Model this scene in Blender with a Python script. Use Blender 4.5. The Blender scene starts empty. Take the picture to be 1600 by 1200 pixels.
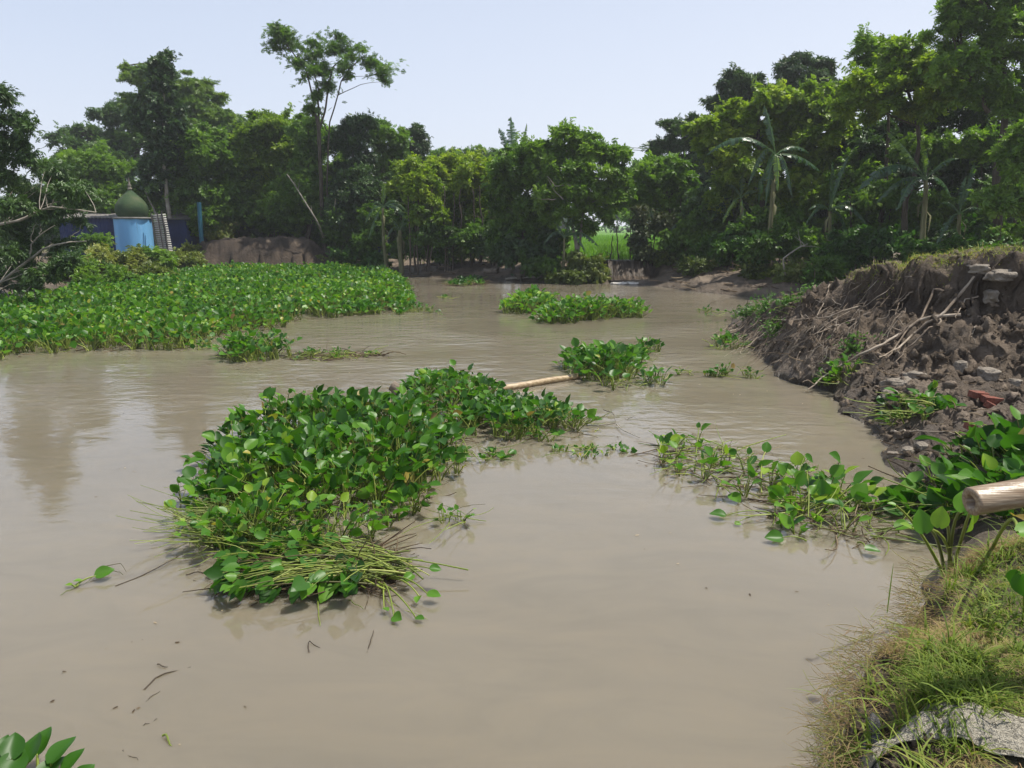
import bpy, math
import numpy as np
from mathutils import Vector

# ------------------------------------------------------------------ camera, sky, sun, exposure
SC = bpy.context.scene
COL = SC.collection
CAM_H = 2.6
PITCH = math.atan(248 / 1200)
cam_data = bpy.data.cameras.new('camera')
cam_data.lens = 27.0
cam_data.sensor_width = 36.0
cam_data.clip_start = 0.05
cam_data.clip_end = 3000
cam = bpy.data.objects.new('camera', cam_data)
COL.objects.link(cam)
cam.location = (0, 0, CAM_H)
cam.rotation_euler = (math.radians(90) - PITCH, 0, 0)
SC.camera = cam

SUN_AZ = 84.0      # degrees to the right of the view direction
SUN_EL = 66.0
world = bpy.data.worlds.new('World')
SC.world = world
world.use_nodes = True
wn = world.node_tree.nodes
bg = wn['Background']
sky = wn.new('ShaderNodeTexSky')
sky.sky_type = 'NISHITA'
sky.sun_disc = False
sky.sun_elevation = math.radians(SUN_EL)
sky.sun_rotation = math.radians(SUN_AZ)
sky.altitude = 0
sky.air_density = 0.8
sky.dust_density = 0.6
sky.ozone_density = 1.2
# milky humid air: the sky pales toward the horizon and toward the sun
wl = world.node_tree.links
wtc = wn.new('ShaderNodeTexCoord'); wsep = wn.new('ShaderNodeSeparateXYZ'); wl.new(wtc.outputs['Generated'], wsep.inputs[0])
wfac = wn.new('ShaderNodeMapRange'); wl.new(wsep.outputs['Z'], wfac.inputs['Value'])
for k, v in zip(('From Min', 'From Max', 'To Min', 'To Max'), (0.0, 0.9, 0.86, 0.25)): wfac.inputs[k].default_value = v
wdot = wn.new('ShaderNodeVectorMath'); wdot.operation = 'DOT_PRODUCT'; wl.new(wtc.outputs['Generated'], wdot.inputs[0])
wdot.inputs[1].default_value = (math.sin(math.radians(SUN_AZ)) * math.cos(math.radians(SUN_EL)), math.cos(math.radians(SUN_AZ)) * math.cos(math.radians(SUN_EL)), math.sin(math.radians(SUN_EL)))
wr = wn.new('ShaderNodeValToRGB'); wl.new(wdot.outputs['Value'], wr.inputs['Fac'])
wr.color_ramp.elements[0].position = 0.05; wr.color_ramp.elements[0].color = (0.57, 0.66, 0.83, 1)
wr.color_ramp.elements[1].position = 0.75; wr.color_ramp.elements[1].color = (0.99, 0.97, .98, 1)
wh = wn.new('ShaderNodeValToRGB'); wl.new(wsep.outputs['Z'], wh.inputs['Fac'])
wh.color_ramp.elements[0].position = 0.0; wh.color_ramp.elements[0].color = (0.98, 0.95, 0.95, 1)
wh.color_ramp.elements[1].position = 0.33; wh.color_ramp.elements[1].color = (0.70, 0.78, .93, 1)
wmul = wn.new('ShaderNodeMix'); wmul.data_type = 'RGBA'; wmul.blend_type = 'ADD'; wmul.inputs[0].default_value = 1.0
wl.new(wr.outputs[0], wmul.inputs[6]); wl.new(wh.outputs[0], wmul.inputs[7])
wsc = wn.new('ShaderNodeVectorMath'); wsc.operation = 'SCALE'; wl.new(wmul.outputs[2], wsc.inputs[0]); wsc.inputs['Scale'].default_value = 4.15
wmix = wn.new('ShaderNodeMix'); wmix.data_type = 'RGBA'; wl.new(wfac.outputs[0], wmix.inputs[0])
wl.new(sky.outputs[0], wmix.inputs[6]); wl.new(wsc.outputs[0], wmix.inputs[7]); wl.new(wmix.outputs[2], bg.inputs[0])
bg.inputs[1].default_value = 0.11

sun_data = bpy.data.lights.new('sun', 'SUN')
sun_data.energy = 4.8
sun_data.angle = math.radians(0.6)
sun_data.color = (1.0, 0.94, 0.84)
sun = bpy.data.objects.new('sun', sun_data)
COL.objects.link(sun)
_a, _e = math.radians(SUN_AZ), math.radians(SUN_EL)
to_sun = Vector((math.sin(_a) * math.cos(_e), math.cos(_a) * math.cos(_e), math.sin(_e)))
sun.rotation_euler = to_sun.to_track_quat('Z', 'Y').to_euler()

SC.view_settings.view_transform = 'Standard'
SC.view_settings.look = 'None'
SC.view_settings.exposure = 0.36
SC.view_settings.gamma = 1.0
SC.view_settings.use_curve_mapping = False
SC.render.engine = 'CYCLES'
SC.cycles.max_bounces = 6
SC.cycles.diffuse_bounces = 3
SC.cycles.glossy_bounces = 3
SC.cycles.transmission_bounces = 3
SC.cycles.transparent_max_bounces = 8
SC.cycles.use_denoising = True

# ------------------------------------------------------------------ helpers: pixels of the 1600x1200 photograph to places
_s, _c = math.sin(PITCH), math.cos(PITCH)

def on_z(px, py, z=0.0):
    """where the sight line through a pixel meets the level z"""
    dx = (px - 800) / 1200; dy = (600 - py) / 1200
    ry = _c + dy * _s; rz = -_s + dy * _c
    t = (z - CAM_H) / rz
    return np.array([dx * t, ry * t, z])

def at_y(px, py, Y):
    """the point of that sight line at distance Y"""
    dx = (px - 800) / 1200; dy = (600 - py) / 1200
    ry = _c + dy * _s; rz = -_s + dy * _c
    t = Y / ry
    return np.array([dx * t, Y, CAM_H + rz * t])

def px_size(Y):
    return Y / 1200.0

# ------------------------------------------------------------------ helpers: noise
def _hash(ix, iy, iz):
    h = (ix.astype(np.int64) * 374761393 + iy.astype(np.int64) * 668265263 + iz.astype(np.int64) * 2147483647) & 0xffffffff
    h = ((h ^ (h >> 13)) * 1274126177) & 0xffffffff
    h = (h ^ (h >> 16)) & 0xffffffff
    return h.astype(np.float64) / 4294967295.0

def vnoise(x, y, z=0.0):
    x = np.asarray(x, float); y = np.asarray(y, float); z = np.broadcast_to(np.asarray(z, float), x.shape)
    ix, iy, iz = np.floor(x), np.floor(y), np.floor(z)
    fx, fy, fz = x - ix, y - iy, z - iz
    fx = fx * fx * (3 - 2 * fx); fy = fy * fy * (3 - 2 * fy); fz = fz * fz * (3 - 2 * fz)
    r = 0
    for dx in (0, 1):
        wx = fx if dx else 1 - fx
        for dy in (0, 1):
            wy = fy if dy else 1 - fy
            for dz in (0, 1):
                wz = fz if dz else 1 - fz
                r = r + wx * wy * wz * _hash(ix + dx, iy + dy, iz + dz)
    return r * 2 - 1

def fbm(x, y, z=0.0, octaves=4, gain=0.5):
    a, r, f = 1.0, 0.0, 1.0
    for o in range(octaves):
        r = r + a * vnoise(np.asarray(x) * f + 17.3 * o, np.asarray(y) * f - 9.1 * o, np.asarray(z) * f + 3.7 * o)
        a *= gain; f *= 2.03
    return r

def smooth(a, b, x):
    t = np.clip((x - a) / (b - a), 0, 1)
    return t * t * (3 - 2 * t)

# ------------------------------------------------------------------ helpers: meshes
class MB:
    """collects vertices and faces, then links them as ONE mesh object"""
    def __init__(self):
        self.v = []; self.f = []; self.a = []; self.m = []; self.n = 0
    def add(self, v, f, val=0.5, mi=0):
        v = np.asarray(v, float).reshape(-1, 3); f = np.asarray(f, int)
        if len(v) == 0 or len(f) == 0: return
        self.v.append(v); self.f.append(f + self.n)
        self.a.append(np.broadcast_to(np.asarray(val, float), (len(f),)).copy())
        self.m.append(np.full(len(f), mi)); self.n += len(v)
    def build(self, name, mat, parent=None, smooth_shade=False, origin=None):
        v = np.concatenate(self.v)
        if origin is not None: v = v - np.asarray(origin)
        me = bpy.data.meshes.new(name)
        me.vertices.add(len(v)); me.vertices.foreach_set('co', v.ravel())
        tot = np.concatenate([np.full(len(f), f.shape[1]) for f in self.f])
        idx = np.concatenate([f.ravel() for f in self.f])
        me.loops.add(len(idx)); me.loops.foreach_set('vertex_index', idx)
        me.polygons.add(len(tot))
        me.polygons.foreach_set('loop_start', np.concatenate([[0], np.cumsum(tot)[:-1]]))
        me.polygons.foreach_set('loop_total', tot)
        if smooth_shade: me.polygons.foreach_set('use_smooth', np.ones(len(tot), bool))
        me.update(calc_edges=True)
        at = me.attributes.new('v', 'FLOAT', 'FACE')
        at.data.foreach_set('value', np.concatenate(self.a))
        for mm in (mat if isinstance(mat, (list, tuple)) else [mat]): me.materials.append(mm)
        if isinstance(mat, (list, tuple)): me.polygons.foreach_set('material_index', np.concatenate(self.m))
        o = bpy.data.objects.new(name, me)
        COL.objects.link(o)
        if parent is not None: o.parent = parent
        if origin is not None: o.location = origin
        return o

def tag(o, label=None, cat=None, group=None, kind=None):
    if label: o['label'] = label
    if cat: o['category'] = cat
    if group: o['group'] = group
    if kind: o['kind'] = kind
    return o

def empty(name, loc, label, cat, group=None):
    o = bpy.data.objects.new(name, None)
    COL.objects.link(o); o.location = loc; o.empty_display_size = 0.2
    return tag(o, label, cat, group)

def part(mb, name, mat, root, smooth_shade=False):
    """a part in world coordinates, parented to a root that only has a location"""
    o = mb.build(name, mat, root, smooth_shade, origin=None)
    o.matrix_parent_inverse.identity()
    me = o.data
    co = np.empty(len(me.vertices) * 3); me.vertices.foreach_get('co', co)
    co = co.reshape(-1, 3) - np.array(root.location)
    me.vertices.foreach_set('co', co.ravel()); me.update()
    return o

def tubes(P, R, sides=5, caps=False):
    """P (N,n,3), R (N,n) -> verts, quads"""
    P = np.asarray(P, float); R = np.asarray(R, float)
    if P.ndim == 2: P = P[None]; R = R[None]
    N, n, _ = P.shape
    T = np.gradient(P, axis=1); T /= np.linalg.norm(T, axis=2, keepdims=True) + 1e-9
    ref = np.zeros_like(T); ref[..., 0] = 0.31; ref[..., 1] = 0.95; ref[..., 2] = 0.12
    par = np.abs((T * ref).sum(2)) > 0.95
    ref[par] = (0.1, 0.1, 1.0)
    A = np.cross(T, ref); A /= np.linalg.norm(A, axis=2, keepdims=True) + 1e-9
    B = np.cross(T, A)
    th = np.arange(sides) / sides * 2 * math.pi
    V = P[:, :, None] + R[:, :, None, None] * (A[:, :, None] * np.cos(th)[None, None, :, None] + B[:, :, None] * np.sin(th)[None, None, :, None])
    base = (np.arange(N) * n * sides)[:, None, None]
    i = np.arange(n - 1)[None, :, None] * sides; k = np.arange(sides)[None, None, :]
    k2 = (k + 1) % sides
    F = np.stack([base + i + k, base + i + k2, base + i + sides + k2, base + i + sides + k], -1).reshape(-1, 4)
    return V.reshape(-1, 3), F

def bez(p0, p1, p2, n):
    t = np.linspace(0, 1, n)[None, :, None]
    return p0[:, None] * (1 - t) ** 2 + 2 * p1[:, None] * t * (1 - t) + p2[:, None] * t * t

def ribbons(P, W, S):
    """P (N,n,3) spine, W (N,n) half widths, S (N,3) side direction"""
    N, n, _ = P.shape
    S = S[:, None, :] * W[..., None]
    V = np.stack([P - S, P + S], 2).reshape(-1, 3)
    base = (np.arange(N) * n * 2)[:, None]; i = np.arange(n - 1)[None] * 2
    F = np.stack([base + i, base + i + 1, base + i + 3, base + i + 2], -1).reshape(-1, 4)
    return V, F

def unit(v):
    return v / (np.linalg.norm(v, axis=-1, keepdims=True) + 1e-9)

def frames(X, Nrm):
    """rotation matrices with local x along X and local z close to Nrm"""
    X = unit(X); Y = unit(np.cross(Nrm, X)); Z = np.cross(X, Y)
    return np.stack([X, Y, Z], -1)

def scatter(tv, tf, pos, mat3, scale):
    scale = np.asarray(scale, float)
    if scale.ndim == 1: scale = scale[:, None]
    L = tv[None] * scale[:, None, :]
    V = np.einsum('nij,nkj->nki', mat3, L) + pos[:, None]
    F = tf[None] + (np.arange(len(pos)) * len(tv))[:, None, None]
    return V.reshape(-1, 3), F.reshape(-1, tf.shape[1])

def wiggle(pts, n, amp, rng):
    """resample a polyline with n points and a little waviness"""
    pts = np.asarray(pts, float)
    d = np.concatenate([[0], np.cumsum(np.linalg.norm(np.diff(pts, axis=0), axis=1))])
    t = np.linspace(0, d[-1], n)
    q = np.stack([np.interp(t, d, pts[:, k]) for k in range(3)], 1)
    w = rng.normal(0, 1, (n, 3)); w = (w + np.roll(w, 1, 0) + np.roll(w, -1, 0)) / 3
    w[0] = 0; w[-1] = 0
    return q + w * amp

def icosphere(sub):
    t = (1 + 5 ** .5) / 2
    v = [(-1, t, 0), (1, t, 0), (-1, -t, 0), (1, -t, 0), (0, -1, t), (0, 1, t), (0, -1, -t), (0, 1, -t), (t, 0, -1), (t, 0, 1), (-t, 0, -1), (-t, 0, 1)]
    f = [(0, 11, 5), (0, 5, 1), (0, 1, 7), (0, 7, 10), (0, 10, 11), (1, 5, 9), (5, 11, 4), (11, 10, 2), (10, 7, 6), (7, 1, 8), (3, 9, 4), (3, 4, 2), (3, 2, 6), (3, 6, 8), (3, 8, 9), (4, 9, 5), (2, 4, 11), (6, 2, 10), (8, 6, 7), (9, 8, 1)]
    v = [np.array(x, float) / np.linalg.norm(x) for x in v]
    for _ in range(sub):
        cache = {}; nf = []
        def mid(a, b):
            k = (min(a, b), max(a, b))
            if k not in cache:
                m = v[a] + v[b]; v.append(m / np.linalg.norm(m)); cache[k] = len(v) - 1
            return cache[k]
        for a, b, c in f:
            ab, bc, ca = mid(a, b), mid(b, c), mid(c, a)
            nf += [(a, ab, ca), (b, bc, ab), (c, ca, bc), (ab, bc, ca)]
        f = nf
    return np.array(v), np.array(f)

# ------------------------------------------------------------------ materials
def new_mat(name):
    m = bpy.data.materials.new(name); m.use_nodes = True
    nt = m.node_tree
    return m, nt, nt.nodes, nt.links, nt.nodes['Principled BSDF'], nt.nodes['Material Output']

def ramp(nodes, stops):
    r = nodes.new('ShaderNodeValToRGB')
    e = r.color_ramp.elements
    while len(e) < len(stops): e.new(0.5)
    for i, (p, c) in enumerate(stops):
        e[i].position = p; e[i].color = (*c, 1)
    return r

def leaf_mat(name, stops, trans=0.35, rough=0.42, spec=0.4, tint=(1.25, 1.35, 0.6)):
    m, nt, n, l, p, out = new_mat(name)
    a = n.new('ShaderNodeAttribute'); a.attribute_name = 'v'
    r = ramp(n, stops)
    tc = n.new('ShaderNodeTexCoord')
    ns = n.new('ShaderNodeTexNoise'); ns.inputs['Scale'].default_value = 0.7
    l.new(tc.outputs['Object'], ns.inputs['Vector'])
    ad = n.new('ShaderNodeMath'); ad.operation = 'MULTIPLY_ADD'; ad.inputs[1].default_value = 0.5 if name != 'hyacinth_blade' else 0.02
    l.new(ns.outputs['Fac'], ad.inputs[0]); 
    sb = n.new('ShaderNodeMath'); sb.operation = 'SUBTRACT'; sb.inputs[1].default_value = 0.25 if name != 'hyacinth_blade' else 0.01
    l.new(a.outputs['Fac'], sb.inputs[0]); l.new(sb.outputs[0], ad.inputs[2])
    l.new(ad.outputs[0], r.inputs['Fac'])
    l.new(r.outputs[0], p.inputs['Base Color'])
    p.inputs['Roughness'].default_value = rough
    p.inputs['Specular IOR Level'].default_value = spec
    mul = n.new('ShaderNodeMix'); mul.data_type = 'RGBA'; mul.blend_type = 'MULTIPLY'; mul.inputs[0].default_value = 1
    l.new(r.outputs[0], mul.inputs[6]); mul.inputs[7].default_value = (*tint, 1)
    t = n.new('ShaderNodeBsdfTranslucent'); l.new(mul.outputs[2], t.inputs['Color'])
    mx = n.new('ShaderNodeMixShader'); mx.inputs[0].default_value = trans
    l.new(p.outputs[0], mx.inputs[1]); l.new(t.outputs[0], mx.inputs[2]); l.new(mx.outputs[0], out.inputs['Surface'])
    return m

def rough_mat(name, stops, scale=3.0, rough=0.85, bump=0.3, bscale=20.0, stretch=(1, 1, 1), spec=0.3, detail=6, use_attr=False):
    m, nt, n, l, p, out = new_mat(name)
    tc = n.new('ShaderNodeTexCoord'); mp = n.new('ShaderNodeMapping'); mp.inputs['Scale'].default_value = stretch
    l.new(tc.outputs['Object'], mp.inputs['Vector'])
    ns = n.new('ShaderNodeTexNoise'); ns.inputs['Scale'].default_value = scale; ns.inputs['Detail'].default_value = detail
    l.new(mp.outputs[0], ns.inputs['Vector'])
    r = ramp(n, stops)
    if use_attr:
        a = n.new('ShaderNodeAttribute'); a.attribute_name = 'v'
        ad = n.new('ShaderNodeMath'); ad.operation = 'ADD'; ad.inputs[1].default_value = -0.5
        l.new(ns.outputs['Fac'], ad.inputs[0])
        a2 = n.new('ShaderNodeMath'); a2.operation = 'ADD'; l.new(ad.outputs[0], a2.inputs[0]); l.new(a.outputs['Fac'], a2.inputs[1])
        l.new(a2.outputs[0], r.inputs['Fac'])
    else:
        l.new(ns.outputs['Fac'], r.inputs['Fac'])
    l.new(r.outputs[0], p.inputs['Base Color'])
    p.inputs['Roughness'].default_value = rough
    p.inputs['Specular IOR Level'].default_value = spec
    nb = n.new('ShaderNodeTexNoise'); nb.inputs['Scale'].default_value = bscale; nb.inputs['Detail'].default_value = 5
    l.new(mp.outputs[0], nb.inputs['Vector'])
    b = n.new('ShaderNodeBump'); b.inputs['Strength'].default_value = bump; b.inputs['Distance'].default_value = 0.05
    l.new(nb.outputs['Fac'], b.inputs['Height']); l.new(b.outputs[0], p.inputs['Normal'])
    return m

M = {}
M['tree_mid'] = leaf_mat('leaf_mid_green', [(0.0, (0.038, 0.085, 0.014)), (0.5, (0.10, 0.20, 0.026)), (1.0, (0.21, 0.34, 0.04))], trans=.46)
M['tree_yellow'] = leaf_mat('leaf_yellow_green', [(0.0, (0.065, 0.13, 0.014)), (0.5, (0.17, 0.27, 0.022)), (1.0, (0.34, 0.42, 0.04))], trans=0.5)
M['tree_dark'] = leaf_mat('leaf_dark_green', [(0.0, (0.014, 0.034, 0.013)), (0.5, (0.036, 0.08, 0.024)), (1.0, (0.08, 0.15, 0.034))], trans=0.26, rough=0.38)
M['tree_rain'] = leaf_mat('leaf_feathery_green', [(0.0, (0.035, 0.08, 0.024)), (0.5, (0.085, 0.165, 0.032)), (1.0, (0.19, 0.28, 0.038))], trans=0.35)
M['tree_scrub'] = leaf_mat('leaf_cut_brush', [(0.0, (0.04, 0.065, 0.014)), (0.5, (0.13, 0.18, 0.03)), (1.0, (0.28, 0.3, 0.07))], trans=0.3)
M['banana'] = leaf_mat('banana_blade', [(0.0, (0.02, 0.055, 0.03)), (0.5, (0.055, 0.12, 0.06)), (0.8, (0.1, 0.19, 0.05)), (1.0, (0.24, 0.38, 0.04))], trans=0.35, rough=0.3, spec=0.6)
M['hyacinth'] = leaf_mat('hyacinth_blade', [(0.0, (0.018, 0.062, 0.010)), (0.45, (0.048, 0.15, 0.014)), (0.8, (0.12, 0.27, 0.02)), (0.95, (0.24, 0.36, 0.03)), (0.97, (0.36, 0.30, 0.06)), (1.0, (0.2, 0.13, 0.06))], trans=0.38, rough=0.4, spec=0.32)
M['petiole'] = leaf_mat('hyacinth_stem', [(0.0, (0.08, 0.05, 0.025)), (0.35, (0.12, 0.16, 0.03)), (0.7, (0.24, 0.31, 0.05)), (1.0, (0.42, 0.44, 0.12))], trans=0.2, rough=0.4)
M['dead'] = rough_mat('dead_stems', [(0.2, (0.05, 0.033, 0.02)), (0.5, (0.14, 0.1, 0.06)), (0.9, (0.34, 0.27, 0.17))], use_attr=True, bump=0.1)
M['grass'] = leaf_mat('grass_blade', [(0.0, (0.07, 0.12, 0.015)), (0.4, (0.17, 0.24, 0.035)), (0.65, (0.29, 0.30, 0.07)), (0.85, (0.36, 0.28, 0.14)), (1.0, (0.3, 0.2, 0.11))], trans=0.35, rough=0.6, spec=.2)
M['rice'] = leaf_mat('rice_blade', [(0.0, (0.07, 0.19, 0.015)), (1.0, (0.17, 0.34, 0.02))], trans=0.5, rough=0.5)
M['bark'] = rough_mat('bark', [(0.25, (0.035, 0.027, 0.019)), (0.6, (0.09, 0.073, 0.055)), (0.9, (0.17, 0.145, 0.115))], scale=4, bscale=14, stretch=(3, 3, 0.6), bump=0.6)
M['pale_bark'] = rough_mat('pale_bark', [(0.25, (0.16, 0.14, 0.11)), (0.6, (0.32, 0.29, 0.24)), (0.9, (0.44, 0.41, 0.34))], scale=5, bscale=20, bump=0.4)
M['banana_stem'] = rough_mat('banana_stem', [(0.2, (0.05, 0.04, 0.02)), (0.5, (0.15, 0.15, 0.07)), (0.85, (0.27, 0.24, 0.14))], scale=3, bscale=10, stretch=(4, 4, 0.5), bump=0.4)
M['root'] = rough_mat('pale_root', [(0.2, (0.08, 0.06, 0.045)), (0.5, (0.24, 0.19, 0.14)), (0.9, (0.5, 0.44, 0.36))], scale=6, bscale=25, bump=0.3, use_attr=True)
M['bamboo'] = rough_mat('cut_bamboo', [(0.25, (0.17, 0.1, 0.05)), (0.5, (0.38, 0.28, 0.16)), (0.85, (0.56, 0.47, 0.32))], scale=7, bscale=30, stretch=(0.5, 4, 4), bump=0.15, rough=0.4, spec=0.5)
M['dark_wood'] = rough_mat('wet_wood', [(0.2, (0.03, 0.022, 0.016)), (0.6, (0.09, 0.07, 0.05)), (0.9, (0.2, 0.16, 0.11))], bump=0.4)
M['log'] = rough_mat('grey_log', [(0.2, (0.1, 0.08, 0.06)), (0.6, (0.22, 0.18, 0.14)), (0.9, (0.34, 0.3, 0.24))], bump=0.5, stretch=(1, 4, 4))
M['brick'] = rough_mat('red_brick', [(0.25, (0.10, 0.045, 0.033)), (0.55, (0.22, 0.075, 0.05)), (0.85, (0.3, 0.17, 0.12))], scale=9, bscale=60, bump=0.5)
M['stone'] = rough_mat('muddy_concrete', [(0.25, (0.11, 0.09, 0.07)), (0.6, (0.25, 0.22, 0.18)), (0.9, (0.4, 0.37, 0.32))], scale=5, bscale=30, bump=0.7)
M['blue_wall'] = rough_mat('sky_blue_paint', [(0.22, (0.13, 0.13, 0.12)), (0.32, (0.12, 0.31, 0.55)), (0.6, (0.16, 0.4, 0.68)), (0.85, (0.24, 0.48, 0.74))], scale=0.8, bscale=12, stretch=(1.5, 1.5, 0.35), bump=0.15, rough=0.6)
M['ledge'] = rough_mat('grey_ledge', [(0.3, (0.08, 0.08, 0.07)), (0.8, (0.22, 0.22, 0.2))], bump=0.3)
M['dome'] = rough_mat('mossy_dome', [(0.25, (0.014, 0.032, 0.014)), (0.5, (0.032, 0.065, 0.024)), (0.8, (0.08, 0.09, 0.045))], scale=1.6, bscale=14, bump=0.4, rough=0.8)
M['finial'] = rough_mat('weathered_finial', [(0.3, (0.12, 0.11, 0.09)), (0.8, (0.3, 0.28, 0.22))], bump=0.2)
M['tarp'] = rough_mat('dark_blue_sheet', [(0.25, (0.006, 0.014, 0.05)), (0.7, (0.011, 0.032, 0.13))], scale=1.2, rough=0.55, bump=0.5, bscale=5)
M['teal'] = rough_mat('teal_paint', [(0.25, (0.012, 0.07, 0.11)), (0.8, (0.03, 0.15, 0.2))], rough=0.5, bump=0.1)
M['tin'] = rough_mat('old_tin', [(0.25, (0.09, 0.08, 0.07)), (0.8, (0.26, 0.25, 0.24))], rough=0.55, bump=0.2)
M['slat'] = rough_mat('pale_slats', [(0.25, (0.35, 0.34, 0.31)), (0.8, (0.62, 0.6, 0.55))], rough=0.7, bump=0.2)
M['dark_rail'] = rough_mat('dark_rail', [(0.3, (0.03, 0.03, 0.03)), (0.8, (0.08, 0.075, 0.07))], bump=0.2)
M['wire'] = rough_mat('wire', [(0.3, (0.12, 0.12, 0.12)), (0.8, (0.2, 0.2, 0.2))], bump=0.0)
M['weed'] = leaf_mat('weed_leaf', [(0.0, (0.02, 0.06, 0.01)), (0.5, (0.05, 0.14, 0.015)), (1.0, (0.13, 0.26, 0.03))], trans=0.35)
M['vine'] = leaf_mat('vine_leaf', [(0.0, (0.02, 0.04, 0.012)), (0.5, (0.06, 0.09, 0.03)), (1.0, (0.14, 0.14, 0.06))], trans=0.25)
M['far_tree'] = leaf_mat('far_treeline', [(0.0, (0.02, 0.05, 0.02)), (1.0, (0.06, 0.11, 0.04))], trans=0.2)

# ------------------------------------------------------------------ the shore line: (x, y, bank height, bank width), lake on the inside
def S(px, py, H, Wd, z=0.0):
    p = on_z(px, py, z)
    return (p[0], p[1], H, Wd)

SHORE = [(-60, -12, .9, .6), (-4, .3, .9, .3), (-.5, .75, .9, .2), (.75, 1.3, .9, .12),
         S(1302, 1200, .9, .1, .88), S(1316, 1130, .9, .1, .88), S(1306, 1065, .9, .1, .88), S(1330, 1002, .9, .1, .88), S(1358, 968, .88, .12, .86),
         S(1405, 952, .86, .12, .84), S(1438, 935, .84, .12, .82), S(1424, 897, .8, .12, .78), S(1448, 868, .7, .15, .66),
         (2.62, 4.45, .78, .2), (3.0, 5.15, .66, .4), (3.4, 5.75, .35, .8),
         S(1425, 800, .35, .9), S(1408, 738, .4, .9), S(1374, 697, .4, .8), S(1362, 668, .4, .8), S(1312, 640, .45, .9), S(1298, 614, .5, 1.0),
         S(1246, 602, .5, 1.0), S(1212, 586, .5, 1.0), S(1200, 560, .45, 1.2), S(1160, 528, .4, 1.2), S(1140, 503, .3, 1.0), S(1152, 487, .3, .8),
         S(1196, 478, .5, 2.0), S(1236, 471, .7, 4.0), S(1190, 466, .9, 5.0), S(1130, 461, 1.0, 5.0), S(1080, 455, 1.0, 4.0), S(1010, 446, 1.0, 3.5),
         S(960, 441, 1.0, 3.0), S(900, 442, 1.0, 3.0), S(830, 440, 1.0, 4.0), S(740, 436, 1.0, 5.0), S(680, 434, .9, 5.0), S(632, 432, .8, 4.0),
         S(600, 426, .6, 3.0), S(540, 424, .5, 2.5), S(470, 425, .5, 2.5), S(300, 426, .6, 3.0), S(220, 433, .9, 5.0), S(110, 458, .9, 4.0), S(0, 484, .9, 4.0),
         S(-220, 500, .9, 4.0), (-60, 26, .9, 4.0)]
SHA = np.array(SHORE)

def shore_info(x, y):
    """signed distance inland (negative in the lake) and the bank's height and width there"""
    x = np.asarray(x, float).ravel(); y = np.asarray(y, float).ravel()
    n = len(x); best = np.full(n, 1e18); H = np.zeros(n); Wd = np.ones(n); inside = np.zeros(n, bool)
    A = SHA; B = np.roll(SHA, -1, 0)
    for a, b in zip(A, B):
        ex, ey = b[0] - a[0], b[1] - a[1]
        t = np.clip(((x - a[0]) * ex + (y - a[1]) * ey) / (ex * ex + ey * ey), 0, 1)
        d = (x - a[0] - t * ex) ** 2 + (y - a[1] - t * ey) ** 2
        m = d < best
        best[m] = d[m]; H[m] = (a[2] + t * (b[2] - a[2]))[m]; Wd[m] = (a[3] + t * (b[3] - a[3]))[m]
        c = ((a[1] > y) != (b[1] > y)) & (x < (b[0] - a[0]) * (y - a[1]) / (b[1] - a[1] + 1e-12) + a[0])
        inside ^= c
    d = np.sqrt(best)
    return np.where(inside, -d, d), H, Wd

def crest_pts(spec):
    return np.array([at_y(px, py, Y) for px, py, Y in spec])

BLUFF = crest_pts([(1144, 492, 20.5), (1165, 482, 19.2), (1192, 474, 17.8), (1240, 464, 16.2), (1268, 462, 15.4), (1296, 444, 14.6), (1340, 428, 13.9),
                   (1385, 418, 13.3), (1450, 409, 12.8), (1540, 401, 12.3), (1620, 396, 11.8), (1900, 392, 10.5), (2400, 390, 8.5)])
MOUND = crest_pts([(302, 386, 45.4), (318, 377, 45.3), (350, 374, 45), (400, 373, 45), (450, 373, 45), (484, 375, 45.2), (508, 390, 45.6)])

MOUND_L = sum(math.hypot(*(b - a)[:2]) for a, b in zip(MOUND[:-1], MOUND[1:]))

def crest_dist(x, y, C):
    best = np.full(len(x), 1e18); Z = np.zeros(len(x)); side = np.zeros(len(x)); par = np.zeros(len(x))
    L = 0
    for a, b in zip(C[:-1], C[1:]):
        e = b - a; le = math.hypot(e[0], e[1])
        t = np.clip(((x - a[0]) * e[0] + (y - a[1]) * e[1]) / (le * le), 0, 1)
        dx = x - a[0] - t * e[0]; dy = y - a[1] - t * e[1]
        d = dx * dx + dy * dy
        m = d < best
        best[m] = d[m]; Z[m] = (a[2] + t * e[2])[m]; par[m] = (L + t * le)[m]
        side[m] = np.sign(e[0] * (y - a[1]) - e[1] * (x - a[0]))[m]
        L += le
    return np.sqrt(best), Z, side, par

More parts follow.
